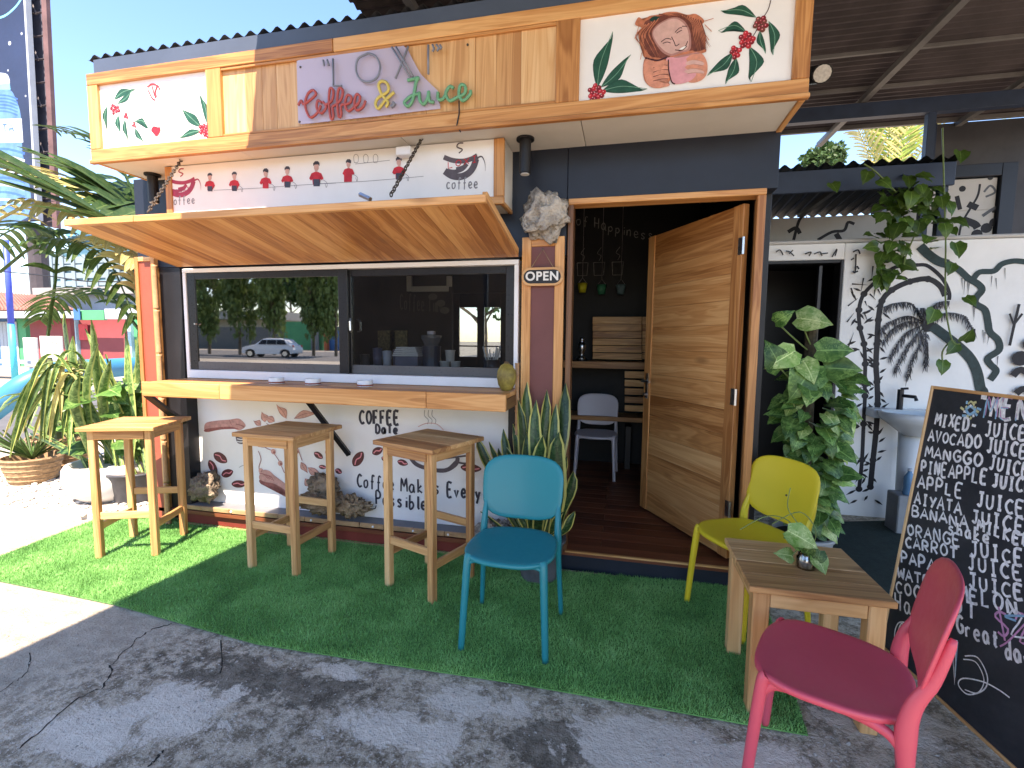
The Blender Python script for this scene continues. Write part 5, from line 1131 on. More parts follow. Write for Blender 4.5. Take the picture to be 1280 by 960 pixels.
# ------------------------------------------------------------------ canopy over the yard
CZ = 4.0
cp_ = empty('canopy', (3, 0, 0), 'high corrugated metal canopy roof with steel purlins over the yard', 'canopy')
bm = bmesh.new(); rows = []; y0, y1 = -4.5, 3.5; n_ = int((y1-y0)/.085*6)
for i in range(n_+1):
    y = y0+(y1-y0)*i/n_; dz = .012*math.sin(2*math.pi*y/.085); xl = -1.39+.10*y
    rows.append([bm.verts.new((xl, y, CZ+dz)), bm.verts.new((2.2, y, CZ+dz)), bm.verts.new((5.6, y, CZ+dz))])
for a, b in zip(rows, rows[1:]):
    for k in range(2): bm.faces.new((a[k], a[k+1], b[k+1], b[k]))
bmesh.ops.solidify(bm, geom=bm.faces[:], thickness=.003)
obj('roof_sheet', bm, RUST, cp_)
for y in (-4.7, -4.2, -3.3, -2.3, -1.3, -.3, .7, 1.85): box('purlin', cp_, (-1.2, y, CZ-.045), (5.5, y+.028, CZ-.014), PURL)
box('purlin', cp_, (-1.1, 3.42, CZ-.06), (5.5, 3.46, CZ-.014), PURL); box('purlin', cp_, (-1.1, 2.50, CZ-.05), (5.5, 2.525, CZ-.014), PURL)
for x in (-.9, 1.0, 2.94, 4.2, 5.4): box('rafter', cp_, (x, -4.8, CZ-.10), (x+.06, 3.8, CZ-.046), PURL)
box('beam', cp_, (-1.0, 2.66, CZ-.24), (5.5, 2.74, CZ-.10), NAVYST)
for x, y in ((3.55, 2.68), (5.3, 2.68), (5.3, -4.7), (-1.6, -4.75)): box('post', cp_, (x, y, 0), (x+.07, y+.07, CZ-.10), NAVYST)
tl = empty('roof_tiles', (-1.1, .2, CZ), 'a few terracotta ridge tiles on the canopy edge above the fascia', 'roof tiles')
for i in range(6):
    bm = bmesh.new(); x = -1.30+i*.155; y = .42
    pr_ = [(x+math.cos(a)*.07, y-.25+dy, CZ+.04+math.sin(a)*.05) for dy in (0,) for a in [k*math.pi/6 for k in range(7)]]
    A = [bm.verts.new(p) for p in pr_]; B = [bm.verts.new((p[0], p[1]+.5, p[2]+.02)) for p in pr_]
    for k in range(6): bm.faces.new((A[k], A[k+1], B[k+1], B[k]))
    bmesh.ops.solidify(bm, geom=bm.faces[:], thickness=.014); obj('tile', bm, M('terracotta', (.36, .15, .08), .8, .25, 8, .4, grime=.3), tl)
yb_ = empty('added_dark_wall', (3, -9, 0), 'unseen dark brown wall added behind the camera to darken the hatch reflection', 'wall'); xw_ = 2*0+at(437, 400, y=9.04).x  # unseen wall, added to darken what the right hatch pane mirrors
box('wall', yb_, (xw_, -9.12, 0), (at(660, 400, y=9.04).x, -9.0, 3.7), M('added_wall_brown', (.10, .075, .06), .8, .3, 1.2, .3, grime=.4), .01)
sp3 = at(1028, 92, y=.6); s3 = empty('spotlight', sp3, 'black spotlight with white face pointing at the camera beside the fascia end', 'spotlight')
bm = bmesh.new(); dd = (CAM-sp3).normalized(); sd_ = Vector((.9, -.35, .1)).normalized(); tube(bm, [sp3+Vector((-.22, .14, .05)), sp3-dd*.02+sd_*.0, sp3+dd*.03], [.045, .055, .058], 16); obj('housing', bm, BLACK, s3)
bm = bmesh.new(); tube(bm, [sp3+dd*.031, sp3+dd*.04], .050, 16); obj('lens', bm, M('lens_frosted', (.62, .60, .56), .3, .2, 60, .3), s3)
bm = bmesh.new(); tube(bm, [sp3+Vector((-.2, .12, .06)), Vector((XS1, sp3.y+.1, sp3.z+.05))], .012, 6); obj('bracket', bm, BLACK, s3)
# ------------------------------------------------------------------ painted rear wall
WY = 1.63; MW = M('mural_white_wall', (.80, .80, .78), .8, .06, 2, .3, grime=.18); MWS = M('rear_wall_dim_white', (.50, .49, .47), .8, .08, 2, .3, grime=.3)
rw = empty('rear_wall', (2.6, WY, 0), 'white garden wall painted with black bamboo, palm and twisting branch', 'painted wall')
wtop = 2.345; dxr = at(1055, 330, y=WY).x; dzt = at(1020, 325, y=WY).z
box('wall', rw, (dxr, WY, 0), (4.7, WY+.12, wtop), MW, .006); box('wall', rw, (1.54, WY, dzt), (dxr-.001, WY+.12, wtop+.002), MW, .006)
box('coping', rw, (1.56, WY-.02, wtop+.003), (4.72, WY+.16, wtop+.03), MWS, .01)
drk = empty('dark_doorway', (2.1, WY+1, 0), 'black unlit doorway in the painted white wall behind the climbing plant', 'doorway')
for nm, a, b in (('back_panel', (1.4, WY+1.2, 0), (dxr+.4, WY+1.24, 2.32)), ('side_panel', (dxr+.35, WY+.13, 0), (dxr+.39, WY+1.19, 2.32)), ('side_panel', (1.545, WY+.13, 0), (1.58, WY+1.19, 2.32)), ('top_panel', (1.59, WY+.13, 2.28), (dxr+.34, WY+1.19, 2.31))): box(nm, drk, a, b, BLACK)  # black boxing behind the opening: the shade inside is put into the colour
box('door_trim', drk, (dxr-.03, WY-.012, .0), (dxr-.002, WY+.118, dzt-.002), BLACK, .006); box('door_trim', drk, (1.56, WY-.012, dzt-.03), (dxr-.031, WY+.115, dzt-.003), BLACK, .004)
box('inner_stile', drk, (dxr-.17, WY+.05, 0), (dxr-.14, WY+.09, dzt-.04), M('door_metal_dark', (.03, .03, .033), .4), .004)
P = Painting(WY); PB = M('wall_paint_black', (.012, .012, .016), .6, .3, 30, .05); PG = M('wall_paint_green_black', (.018, .04, .04), .6, .3, 30, .05); PS = M('wall_paint_soft_grey', (.10, .11, .13), .7, .3, 30, .05)
def q8(*a): return [(960+u/4, 240+v/4) for u, v in a]
def q9(*a): return [(960+u/4, 480+v/4) for u, v in a]
def stem(pts, w0): P.line(PB, pts, w0)
st1 = q8((750, 365), (640, 375), (560, 430), (480, 510), (455, 590), (460, 680), (480, 760), (486, 860), (484, 960)) + q9((485, 60), (478, 200), (470, 380), (455, 525))
st2 = q8((885, 520), (860, 470), (800, 435), (710, 448), (620, 490), (570, 545), (552, 640), (545, 760), (540, 860), (545, 950)) + q9((548, 100), (540, 240), (525, 380), (512, 515))
P.line(PB, st1, .030); P.line(PB, st2, .042); P.line(PB, q8((750, 365), (800, 370), (870, 430), (905, 500), (905, 540)), .028)
for L_ in (st1, st2):
    for i, q in enumerate(L_[2:]):
        P.dot(PB, q, .027)
        for k in range(4):
            a = R_.choice([-1, 1])*R_.uniform(.2, 1.1)+(0 if k % 2 else math.pi); ln = R_.uniform(9, 17); q0 = (q[0]+R_.uniform(-2, 2), q[1]+R_.uniform(-16, 16)); q1_ = (q0[0]+math.cos(a)*4, q0[1]+math.sin(a)*4)
            if q[1] > 380 or k == 0: P.leaf(PB, q1_, (q1_[0]+math.cos(a)*ln, q1_[1]+math.sin(a)*ln*.9), 3.2, 0)
for pts in (((420, 460), (500, 465)), ((478, 430), (465, 500)), ((525, 370), (518, 440)), ((400, 570), (450, 530)), ((415, 480), (440, 545)), ((510, 510), (540, 540)), ((535, 490), (530, 525)), ((485, 545), (495, 570)), ((550, 485), (565, 515)), ((395, 650), (430, 605)), ((400, 780), (430, 700)), ((480, 600), (500, 650))): P.line(PB, q8(*pts), .012, True)
P.line(PG, q8((770, 280), (820, 330), (880, 350), (950, 385), (1000, 430), (1050, 460), (1070, 490), (1040, 530), (1040, 560), (1085, 590), (1100, 650), (1110, 700), (1150, 740), (1155, 790), (1100, 830), (1110, 860), (1140, 890), (1130, 915), (1110, 940)), .05, False)
P.line(PG, q8((1030, 430), (1060, 400), (1130, 395), (1170, 360), (1230, 345), (1290, 350)), .042)
P.line(PG, q8((760, 270), (800, 310), (850, 345), (900, 360)), .07)
for x, y in ((970, 430), (985, 440), (1000, 450), (1010, 440), (1120, 420), (1140, 430), (1185, 380), (1025, 560), (1035, 570), (1075, 690), (1085, 700), (1105, 720), (1150, 820)): P.line(PB, q8((x, y), (x+R_.uniform(-12, 6), y+R_.uniform(40, 75))), .006, True)
# painted palm
P.fill(PB, q8((765, 650), (790, 628), (820, 632), (832, 665), (815, 695), (780, 695)))
P.line(PG, q8((820, 670), (880, 715), (950, 770), (1010, 830), (1045, 900), (1062, 980)) + q9((1075, 40), (1078, 90)), .075)
fr_ = [((780, 650), (720, 560), (640, 555), (585, 575)), ((775, 650), (700, 620), (610, 650), (565, 690)), ((770, 655), (690, 650), (620, 690), (575, 750)), ((775, 665), (700, 700), (650, 760), (610, 825)), ((780, 680), (730, 730), (680, 800), (640, 885)), ((785, 685), (760, 760), (720, 840), (695, 925)), ((790, 690), (790, 760), (792, 810), (788, 865)),
       ((805, 640), (820, 580), (860, 550), (900, 545)), ((825, 640), (890, 605), (980, 620), (1030, 690)), ((790, 640), (780, 590), (770, 580))]
for f_ in fr_:
    P.line(PB, q8(*f_), .010, True); c_ = crom([(*q, 0) for q in q8(*f_)], 8)
    for i, v in enumerate(c_[3:]):
        for s_ in (-1, 0, 1):
            j_ = R_.uniform(-2, 2); P.line(PS if (i+s_) % 3 == 0 else PB, [(v.x+j_, v.y), (v.x+j_+s_*R_.uniform(1, 4), v.y+R_.uniform(5, 12)), ], .010, True)
for pts in (((40, 300), (60, 290), (75, 315)), ((90, 295), (110, 300), (130, 320)), ((105, 310), (125, 290)), ((185, 310), (215, 300), (205, 320)), ((230, 310), (260, 300), (270, 320)), ((320, 325), (345, 285), (335, 320)), ((260, 310), (300, 305))): P.line(PB, q8(*pts), .010)
for pts in (((425, 300), (450, 290), (460, 310)), ((440, 310), (436, 400), (425, 395)), ((436, 402), (450, 395)), ((415, 340), (430, 330)), ((445, 370), (455, 385))): P.line(PB, q8(*pts), .012)
for pts, w_ in ((((1262, 432), (1268, 405), (1274, 380)), .02), (((1268, 405), (1278, 392)), .016), (((1268, 408), (1262, 392)), .014), (((1266, 470), (1276, 462), (1290, 470)), .05), (((1270, 492), (1280, 486), (1292, 494)), .05)): P.line(PB, pts, w_)
P.dot(PB, (1276, 448), .06); P.dot(PB, (1288, 430), .05)
P.done('wall_painting', rw, 'black bamboo stalks, palm tree and twisted branch with roots')
# upper wall under the lean-to roof
uw = empty('upper_rear_wall', (2.8, 2.9, 0), 'dim upper wall strip with black plant paintings below the lean-to roof', 'wall')
box('wall', uw, (1.5, 2.9, 0), (4.30, 3.0, 2.86), MWS, .004); box('wall', uw, (3.35, 2.899, 2.861), (4.30, 3.0, 3.17), MWS, .004)
box('frame_post', uw, (4.31, 2.86, 0), (4.44, 3.0, 3.30), NAVY, .004); box('frame_head', uw, (3.30, 2.86, 3.18), (4.309, 3.0, 3.30), NAVY, .004)
P = Painting(2.9)
for pts, w_ in ((((985, 290), (995, 285), (1000, 292)), .04), (((992, 300), (998, 278), (1003, 270)), .03), (((1022, 300), (1040, 290), (1055, 288), (1060, 278), (1068, 280)), .03), (((1045, 292), (1050, 300)), .05), (((1198, 300), (1202, 280), (1212, 262), (1222, 245), (1225, 230)), .02), (((1205, 275), (1218, 280), (1222, 285)), .07), (((1210, 255), (1222, 260)), .06), (((1196, 245), (1200, 262)), .04), (((1240, 265), (1246, 262)), .03)): P.line(PB, pts, w_, False)
for q, r in (((1233, 285), .05), ((1243, 278), .045), ((1221, 293), .05), ((1203, 236), .03), ((1238, 222), .025), ((1196, 298), .02)): P.dot(PB, q, r)
P.line(PS, [(1230, 240), (1238, 232), (1244, 240), (1232, 246)], .02); P.line(PS, [(1228, 270), (1240, 262), (1248, 258)], .03)
P.done('upper_painting', uw)
lr = empty('lean_to_roof', (2.4, 2.3, 2.9), 'dark lean-to roof with wavy sheet edge in front of the sky gap', 'roof')
box('fascia_board', lr, (1.56, 1.72, 2.80), (3.30, 1.75, 2.985), NAVYST, .004); corrugated('sheet', lr, 1.56, 3.32, 1.70, 3.05, 3.02, 2.90, BLACK, .018, .105)
for x in (1.7, 2.5, 3.2): box('rafter', lr, (x, 1.76, 2.86), (x+.05, 2.89, 2.90), BLACK)
box('post', lr, (3.22, 1.76, 2.36), (3.28, 1.82, 2.84), NAVYST)
# hanging vine
vn = empty('hanging_vine', at(1150, 300, y=1.45), 'green leafy vine spilling over the top of the painted wall', 'vine')
for i in range(115):
    a, b = R_.gauss(1138, 25), R_.gauss(258, 24)
    if not (1085 < a < 1205 and 212 < b < 318): continue
    p = at(a, b, y=R_.uniform(1.35, 2.1)); hleaf(VIN, vn, p, (R_.uniform(-.6, .6), -.5, R_.uniform(-1, .2)), R_.uniform(.07, .125))
for i in range(30):
    p = at(R_.uniform(1098, 1135), R_.uniform(300, 352), y=R_.uniform(1.45, 1.58)); hleaf(VIN, vn, p, (R_.uniform(-.6, .6), -.4, R_.uniform(-1, 0)), R_.uniform(.06, .11))
for a, b, tx, ty in ((1096, 308, 1084, 308), (1195, 305, 1200, 318), (1190, 330, 1188, 342), (1208, 372, 1218, 378), (1168, 388, 1165, 398), (1195, 430, 1188, 440), (1205, 425, 1212, 418), (1178, 452, 1180, 466), (1130, 330, 1150, 338), (1085, 215, 1082, 225), (1100, 225, 1110, 228), (1200, 190, 1202, 198), (1040, 230, 1045, 236)):
    p, q = at(a, b, y=1.5), at(tx, ty, y=1.45); hleaf(VIN, vn, p, q-p, R_.uniform(.09, .13), (0, -1, .2))
for pts in (((1178, 160), (1180, 230), (1182, 300), (1182, 380), (1190, 425), (1200, 430)), ((1190, 425), (1178, 440), (1180, 462)), ((1120, 240), (1095, 215), (1080, 205)), ((1145, 290), (1130, 330), (1148, 338))):
    bm = bmesh.new(); tube(bm, crom([at(*q, y=1.5) for q in pts], 5), .006, 5); obj('stem', bm, STEM, vn)
# sink
sk = empty('wash_basin', (3.02, 1.4, 0), 'white pedestal wash basin with black tap against the painted wall', 'basin')
CER = M('ceramic', (.62, .65, .66), .2, .04, 3, .02); c = at(1150, 505, y=1.36); c = Vector((c.x, 1.36, .93))
bm = bmesh.new(); lathe(bm, [(0, -.16), (.10, -.15), (.22, -.05), (.26, -.02), (.27, .03), (.255, .035), (.23, .0), (.10, -.08), (0, -.085)], 28, c); bmesh.ops.scale(bm, vec=(1, .85, 1), verts=bm.verts, space=Matrix.Translation(-c)); obj('bowl', bm, CER, sk, smooth=True)
box('back_ledge', sk, (c.x-.26, c.y+.12, c.z-.04), (c.x+.26, WY-.002, c.z+.034), CER, .01)
bm = bmesh.new(); lathe(bm, [(.10, 0), (.075, .3), (.085, c.z-.15)], 18, (c.x, c.y+.08, 0)); obj('pedestal', bm, CER, sk, smooth=True)
bm = bmesh.new(); t_ = Vector((c.x-.06, c.y+.16, c.z+.03)); tube(bm, [t_, t_+Vector((0, 0, .17))], .022, 10); tube(bm, [t_+Vector((0, 0, .12)), t_+Vector((.06, -.09, .12)), t_+Vector((.065, -.10, .09))], .014, 8); tube(bm, [t_+Vector((-.0, 0, .175)), t_+Vector((.05, 0, .18))], .010, 6); obj('tap', bm, BLACK, sk)
bt = empty('water_bottle', at(1135, 632, y=1.3), 'small clear blue plastic bottle standing on a grey block by the basin', 'bottle'); c = at(1135, 618, y=1.3)
box('block', bt, (c.x-.09, 1.24, .004), (c.x+.16, 1.42, c.z-.001), M('grey_block', (.24, .25, .26), .8, .15, 6, .4, grime=.2), .008)
bm = bmesh.new(); lathe(bm, [(0, 0), (.036, 0), (.038, .01), (.035, .05), (.038, .10), (.036, .14), (.014, .18), (.014, .19), (0, .19)], 18, c); obj('body', bm, M('bottle_blue', (.10, .24, .40), .2), bt, smooth=True)
bm = bmesh.new(); lathe(bm, [(0, .191), (.016, .191), (.016, .21), (0, .212)], 12, c); obj('cap', bm, M('cap_white', (.5, .55, .6), .4), bt)
bm = bmesh.new(); p = at(1133, 560, y=1.6); tube(bm, [p+Vector((-.02, 0, 0)), p+Vector((.02, -.06, 0)), p+Vector((.10, -.07, .01))], .016, 8); tag(obj('water_valve', bm, STEEL, None, off=p), 'small metal stop valve on the wall below the basin', 'valve')
bm = bmesh.new(); area(bm, [at(*q, z=.012) for q in ((1045, 652), (1132, 650), (1105, 770), (1030, 770))]); tag(obj('rubber_mat', bm, M('dark_green_mat', (.014, .028, .022), .9, .3, 30, .5), None), 'dark green rubber mat on the ground between the plant and menu board', 'mat')
# ------------------------------------------------------------------ plants at the left
def frond(parent, pts, ln, wd, nleaf=26, mat=PAL, droop=.5, name='frond', spread=1.0):
    """one arching palm leaf: ribbed stalk with many leaflets, one mesh"""
    C = crom(pts, 14); bm = bmesh.new(); uvl = bm.loops.layers.uv.new('UVMap'); N_ = len(C)-1
    tube(bm, C[::4]+[C[-1]], [.013*(1-i/(N_/4+2))+.003 for i in range(len(C[::4])+1)], 5, mi=0)
    for i in range(nleaf):
        t = .22+.78*i/(nleaf-1); k = min(N_-1, int(t*N_)); p = C[k]; tg = (C[k+1]-C[k]).normalized(); sd = tg.cross(Vector((0, 0, 1)))
        if sd.length < .1: sd = Vector((1, 0, 0))
        sd.normalize(); upn = sd.cross(tg)
        for s_ in (-1, 1):
            l_ = ln*(math.sin(min(1, t*1.15)*math.pi*.93)*.75+.28)*R_.uniform(.85, 1.12); d = (tg*(.75-.25*t)+sd*s_*spread*R_.uniform(.8, 1.1)+upn*R_.uniform(.05, .35)).normalized()
            rows = []; n2 = 5; wn = d.cross(upn).normalized()
            for j in range(n2+1):
                u = j/n2; c = p+d*l_*u+Vector((0, 0, -droop*l_*u*u)); w_ = wd*.5*(math.sin(math.pi*min(.98, .12+u*.86))**.7)
                rows.append((bm.verts.new(c-wn*w_+upn*w_*.35), bm.verts.new(c), bm.verts.new(c+wn*w_+upn*w_*.35)))
            for j, (a, b) in enumerate(zip(rows, rows[1:])):
                for q in range(2):
                    f = bm.faces.new((a[q], a[q+1], b[q+1], b[q])); f.smooth = True
                    for lp, (uu, vv) in zip(f.loops, ((q/2, j/n2), ((q+1)/2, j/n2), ((q+1)/2, (j+1)/n2), (q/2, (j+1)/n2))): lp[uvl].uv = (uu, vv)
    me = bpy.data.meshes.new(name); bm.to_mesh(me); bm.free(); return link(name, me, mat, parent)
pb = Vector((-5.4, .9, 0))
pm = empty('palm', pb, 'young arching palm with long leaflets between the billboard and the awning', 'palm')
for i, (x, y) in enumerate(((0, 0), (.12, .1), (-.1, .14))): bm = bmesh.new(); tube(bm, crom([pb+Vector((x, y, 0)), pb+Vector((x*1.6, y*1.4, .7)), pb+Vector((x*2.6, y*1.6, 1.25))], 5), [.05-.002*k for k in range(11)], 8); obj('stem', bm, M('palm_stem', (.16, .19, .07), .6, .3, 9, .4), pm)
hub = pb+Vector((.15, .15, 1.25))
for pts, ln, wd_, m, dr in ((((230, 300), (150, 282), (70, 232), (-30, 195)), .95, .12, PAL, .10), (((190, 300), (165, 262), (140, 235), (60, 200)), .75, .11, PAL, .15), (((-40, 300), (40, 255), (110, 275), (175, 330)), .42, .05, PALY, .55),
                          (((60, 420), (70, 300), (20, 285), (-30, 320)), .5, .05, PAL, .6), (((180, 420), (130, 365), (75, 370), (50, 400)), .4, .045, PAL, .5), (((190, 300), (150, 205), (120, 175), (60, 160)), .4, .04, PAL, .3), (((-30, 215), (20, 205), (70, 230), (120, 270)), .45, .045, PALY, .2), (((0, 340), (60, 300), (130, 320), (168, 400)), .4, .045, PAL, .6), (((175, 400), (165, 340), (140, 300), (110, 300)), .35, .045, PALY, .5)):
    yy = R_.uniform(.2, .9); frond(pm, [at(*q, y=yy) for q in pts], ln*.85, wd_*1.15, 18, m, dr)
# snake plants in pots
lp = at(148, 632, z=.03); l1 = empty('snake_plant', (lp.x, lp.y+.2, .03), 'snake plant with long green leaves in a dark plastic pot behind the sunlit stool', 'snake plant')
c1 = Vector((lp.x, lp.y+.22, .03)); pot('pot', l1, c1, .20, .26, .28, M('black_plastic_pot', (.05, .052, .06), .45, .3, 9, .2, grime=.4))
for i in range(26):
    a, b = R_.uniform(100, 178), R_.uniform(405, 520); dy = R_.uniform(-.2, .25)
    if a > 165: dy = .1
    tp = at(a, b, y=c1.y+dy); bs = c1+Vector((R_.uniform(-.17, .17), R_.uniform(-.14, .14), .25)); blade(SNG, l1, bs, tp, R_.uniform(.05, .075), (R_.uniform(-.08, .04), 0, 0), .015, R_.uniform(-.6, .6))
lp2 = at(95, 634, z=.03); l2 = empty('snake_plant', (lp2.x, lp2.y+.3, .03), 'big sunlit sword-leaved plant in a white bowl pot left of the stool', 'snake plant')
c2 = Vector((lp2.x, lp2.y+.30, .03)); bm = bmesh.new(); lathe(bm, [(0, 0), (.20, .0), (.30, .08), (.34, .20), (.33, .30), (.31, .33), (.28, .33), (.27, .28), (0, .28)], 32, c2); obj('bowl', bm, M('white_bowl', (.66, .65, .63), .5, .05, 4, .1, grime=.2), l2, smooth=True)
for a, b, w_ in ((78, 390, .11), (60, 455, .10), (45, 470, .09), (88, 420, .08), (110, 400, .07), (70, 480, .09), (30, 490, .08), (98, 470, .09), (120, 430, .08), (60, 520, .07), (40, 540, .07), (135, 450, .08), (20, 520, .07)):
    tp = at(a, b, y=c2.y+R_.uniform(-.3, .3)); bs = c2+Vector((R_.uniform(-.15, .15), R_.uniform(-.12, .12), .26)); ln = -.0
    blade(SNG, l2, bs, tp, w_, (R_.uniform(-.12, .02), R_.uniform(-.06, .02), .06), .02, R_.uniform(-.8, .8))
for a, b, u, v in ((92, 470, 20, 556), (95, 465, 35, 565), (90, 475, 52, 548), (98, 462, 8, 540), (88, 480, 62, 560), (96, 470, 45, 520), (90, 472, 28, 535), (94, 468, 70, 545)):
    p, q = at(a, b, y=c2.y-.1+R_.uniform(-.1, .1)), at(u, v, y=c2.y-.25+R_.uniform(-.15, .1)); [blade((SNG, PAL, PALY)[(u+k_) % 3 if k_ < 2 else 0], l2, p+Vector((R_.uniform(-.1, .1), R_.uniform(-.1, .1), R_.uniform(-.1, .1))), q+Vector((R_.uniform(-.15, .15), R_.uniform(-.1, .1), R_.uniform(-.1, .15))), .042, (0, 0, R_.uniform(.18, .32)), 0, R_.uniform(.8, 1.6)) for k_ in range(3)]
for i in range(26):
    a = R_.uniform(0, 6.28); p = c2+Vector((math.cos(a)*.16, math.sin(a)*.16, R_.uniform(.45, 1.05))); hleaf(POT, l2, p, (math.cos(a), math.sin(a), R_.uniform(-.6, .4)), R_.uniform(.16, .26))
# drooping grass-like plant and woven baskets at the far left
BK = M('woven_basket', (.34, .22, .12), .85, .4, 26, .9)
def basket(c, r, h, lb):
    t = empty('woven_basket', c, lb, 'basket', 'woven baskets in the planting bed')
    bm = bmesh.new(); lathe(bm, [(0, 0), (r*.72, 0), (r*.9, h*.5), (r, h), (r*.93, h), (r*.8, h*.5), (0, h*.85)], 24, c); obj('wall', bm, BK, t)
    for k in range(5): bm = bmesh.new(); z = h*(.15+.2*k); rr = r*(.74+.28*((k+.6)/5)); tube(bm, [Vector(c)+Vector((math.cos(a)*rr, math.sin(a)*rr, z)) for a in [q*math.pi/12 for q in range(25)]], .012, 5, False); obj('band', bm, BK, t)
    return t
b1 = at(12, 608, z=.03); b1 = Vector((b1.x, b1.y+.2, .03)); basket(b1, .24, .26, 'sunlit woven basket cut by the left picture edge')
b2 = at(48, 590, z=.03); b2 = Vector((b2.x, b2.y+.25, .03)); basket(b2, .30, .36, 'larger woven basket behind, in the shade of the drooping leaves')
dp = empty('drooping_plant', b2, 'grey-green drooping strap-leaved plant growing from the larger basket', 'potted plant')
for i in range(30):
    a = R_.uniform(0, 6.28); r_ = R_.uniform(.3, .75); z = R_.uniform(.5, 1.0); p0 = b2+Vector((0, 0, .4)); tp = p0+Vector((math.cos(a)*r_, math.sin(a)*r_-.1, R_.uniform(-.15, .45)))
    blade(PAL if i % 3 else SNG, dp, p0, tp, R_.uniform(.03, .05), (math.cos(a)*.05, 0, R_.uniform(.2, .4)), .0, a+1.57, n_=7)
gp = empty('bushy_plant', b1, 'low bushy plant with narrow leaves growing from the sunlit basket', 'potted plant')
for i in range(40):
    a = R_.uniform(0, 6.28); p0 = b1+Vector((0, 0, .22)); blade(PAL, gp, p0, p0+Vector((math.cos(a)*R_.uniform(.1, .35), math.sin(a)*.3, R_.uniform(.12, .4))), .028, None, 0, a+1.57, n_=5)
# big blue tube lying behind the plants
bm = bmesh.new(); BP_ = crom([at(-70, 560, y=1.5), at(0, 505, y=1.7), at(38, 478, y=1.9), at(80, 464, y=2.3), at(140, 460, y=3.0), at(205, 455, y=4.0)], 8); tube(bm, BP_, .15, 20)
tag(obj('blue_tube', bm, M('light_blue_plastic', (.035, .20, .34), .45, .1, 2, .1, grime=.2), None, smooth=True), 'thick light blue tube curving across behind the potted plants', 'tube')
# ------------------------------------------------------------------ far left: street, houses, billboard
HY = 15.
def far(name, par, a, b, y, dpt, mat, bev=0.01):
    p, q = at(*a, y=y), at(*b, y=y); return box(name, par, (p.x, y, q.z), (q.x, y+dpt, p.z), mat, bev)
hs = empty('street_house', at(90, 450, y=HY), 'single-storey green and maroon roadside house with rusty sheet roof', 'house')
HG = M('house_green', (.06, .30, .14), .7, .1, 1, .1); HM_ = M('house_maroon', (.25, .055, .06), .7, .1, 1, .1); HW = M('house_white', (.40, .44, .48), .7, .08, 1, .1, grime=.2); HR = M('house_roof_rusty', (.28, .13, .10), .8, .2, .6, .2, grime=.3); HBL = M('house_blue', (.04, .14, .34), .6, .2, 1, .1)
far('wall_panel', hs, (-60, 398), (20, 462), HY, .2, HBL); far('wall_panel', hs, (20.2, 398), (36, 462), HY, .2, HG); far('wall_panel', hs, (36.2, 398), (92, 462), HY, .2, HM_); far('pillar', hs, (92, 396), (98, 462), HY-.15, .3, M('house_pale_blue', (.35, .55, .62), .6)); far('wall_panel', hs, (98.2, 398), (160, 462), HY, .2, HM_)
far('pillar', hs, (158, 396), (166, 462), HY-.15, .3, MATS['house_pale_blue']); far('wall_panel', hs, (166.2, 398), (178, 462), HY, .2, HG); far('wall_panel', hs, (178.2, 398), (230, 462), HY+.01, .2, HM_)
far('gutter', hs, (-60, 388), (92, 397.5), HY-.9, .5, HW); far('sign_strip', hs, (92.2, 388), (130, 400), HY-.9, .15, HG); far('sign_strip', hs, (130.2, 386), (190, 399), HY-.9, .15, HW)
far('poster', hs, (97.5, 405), (110, 425), HY-.2, .03, M('red_white_poster', (.55, .05, .06), .6)); far('sign_plate', hs, (91, 386), (100, 400), HY-1.0, .04, HBL)
for k in range(5): far('window_bar', hs, (2+k*4.5, 402), (3+k*4.5, 462), HY-.05, .04, HW)
p0, p1 = at(-60, 389, y=HY-.9), at(94, 389, y=HY-.9); p2, p3 = at(60, 372, y=HY+3), at(-60, 362, y=HY+3)
bm = bmesh.new(); bmv = [p0, p1, p2, p3]; area(bm, bmv); r = bmesh.ops.extrude_face_region(bm, geom=bm.faces[:]); bmesh.ops.translate(bm, verts=[v for v in r['geom'] if isinstance(v, bmesh.types.BMVert)], vec=(0, 0, .08)); obj('roof', bm, HR, hs)
bm = bmesh.new()
for i in range(34):
    t = i/34; a, b = p0.lerp(p1, t), p3.lerp(p2, t); tube(bm, [a+Vector((0, 0, .1)), b+Vector((0, 0, .1))], .035, 4)
obj('roof_rib', bm, HR, hs)
h2 = empty('street_house', at(140, 390, y=HY+3.2), 'white shopfront with sign strip partly hidden by palm leaves', 'house')
far('wall', h2, (62, 364), (230, 392), HY+3.3, 3, HW); far('roof_edge', h2, (40, 360), (230, 366), HY+2.6, .5, M('roof_edge_grey', (.30, .29, .28), .7)); 
gb = empty('glass_building', at(130, 350, y=34), 'hazy pale blue multi-storey building far behind the palm leaves', 'building')
GBM = M('building_blue', (.07, .17, .22), .4, .15, .3, .05); far('block', gb, (58, 318), (232, 400), 34, 8, GBM, 0); HW2 = M('building_band', (.20, .27, .31), .6, .1, 1, .05); far('block', gb, (84, 292), (215, 317.8), 34.5, 8, M('building_teal', (.05, .14, .20), .4, .2, .3, .05), 0)
for k in range(7): far('floor_band', gb, (57, 322+k*10), (233, 324.5+k*10), 33.9, .3, HW2, 0)
for k in range(12): far('mullion', gb, (64+k*14, 318), (65.2+k*14, 399), 33.8, .12, HW2, 0)
far('roof_edge', gb, (82, 288), (150, 292), 34, 1, M('roof_blue', (.10, .28, .45), .5), 0)
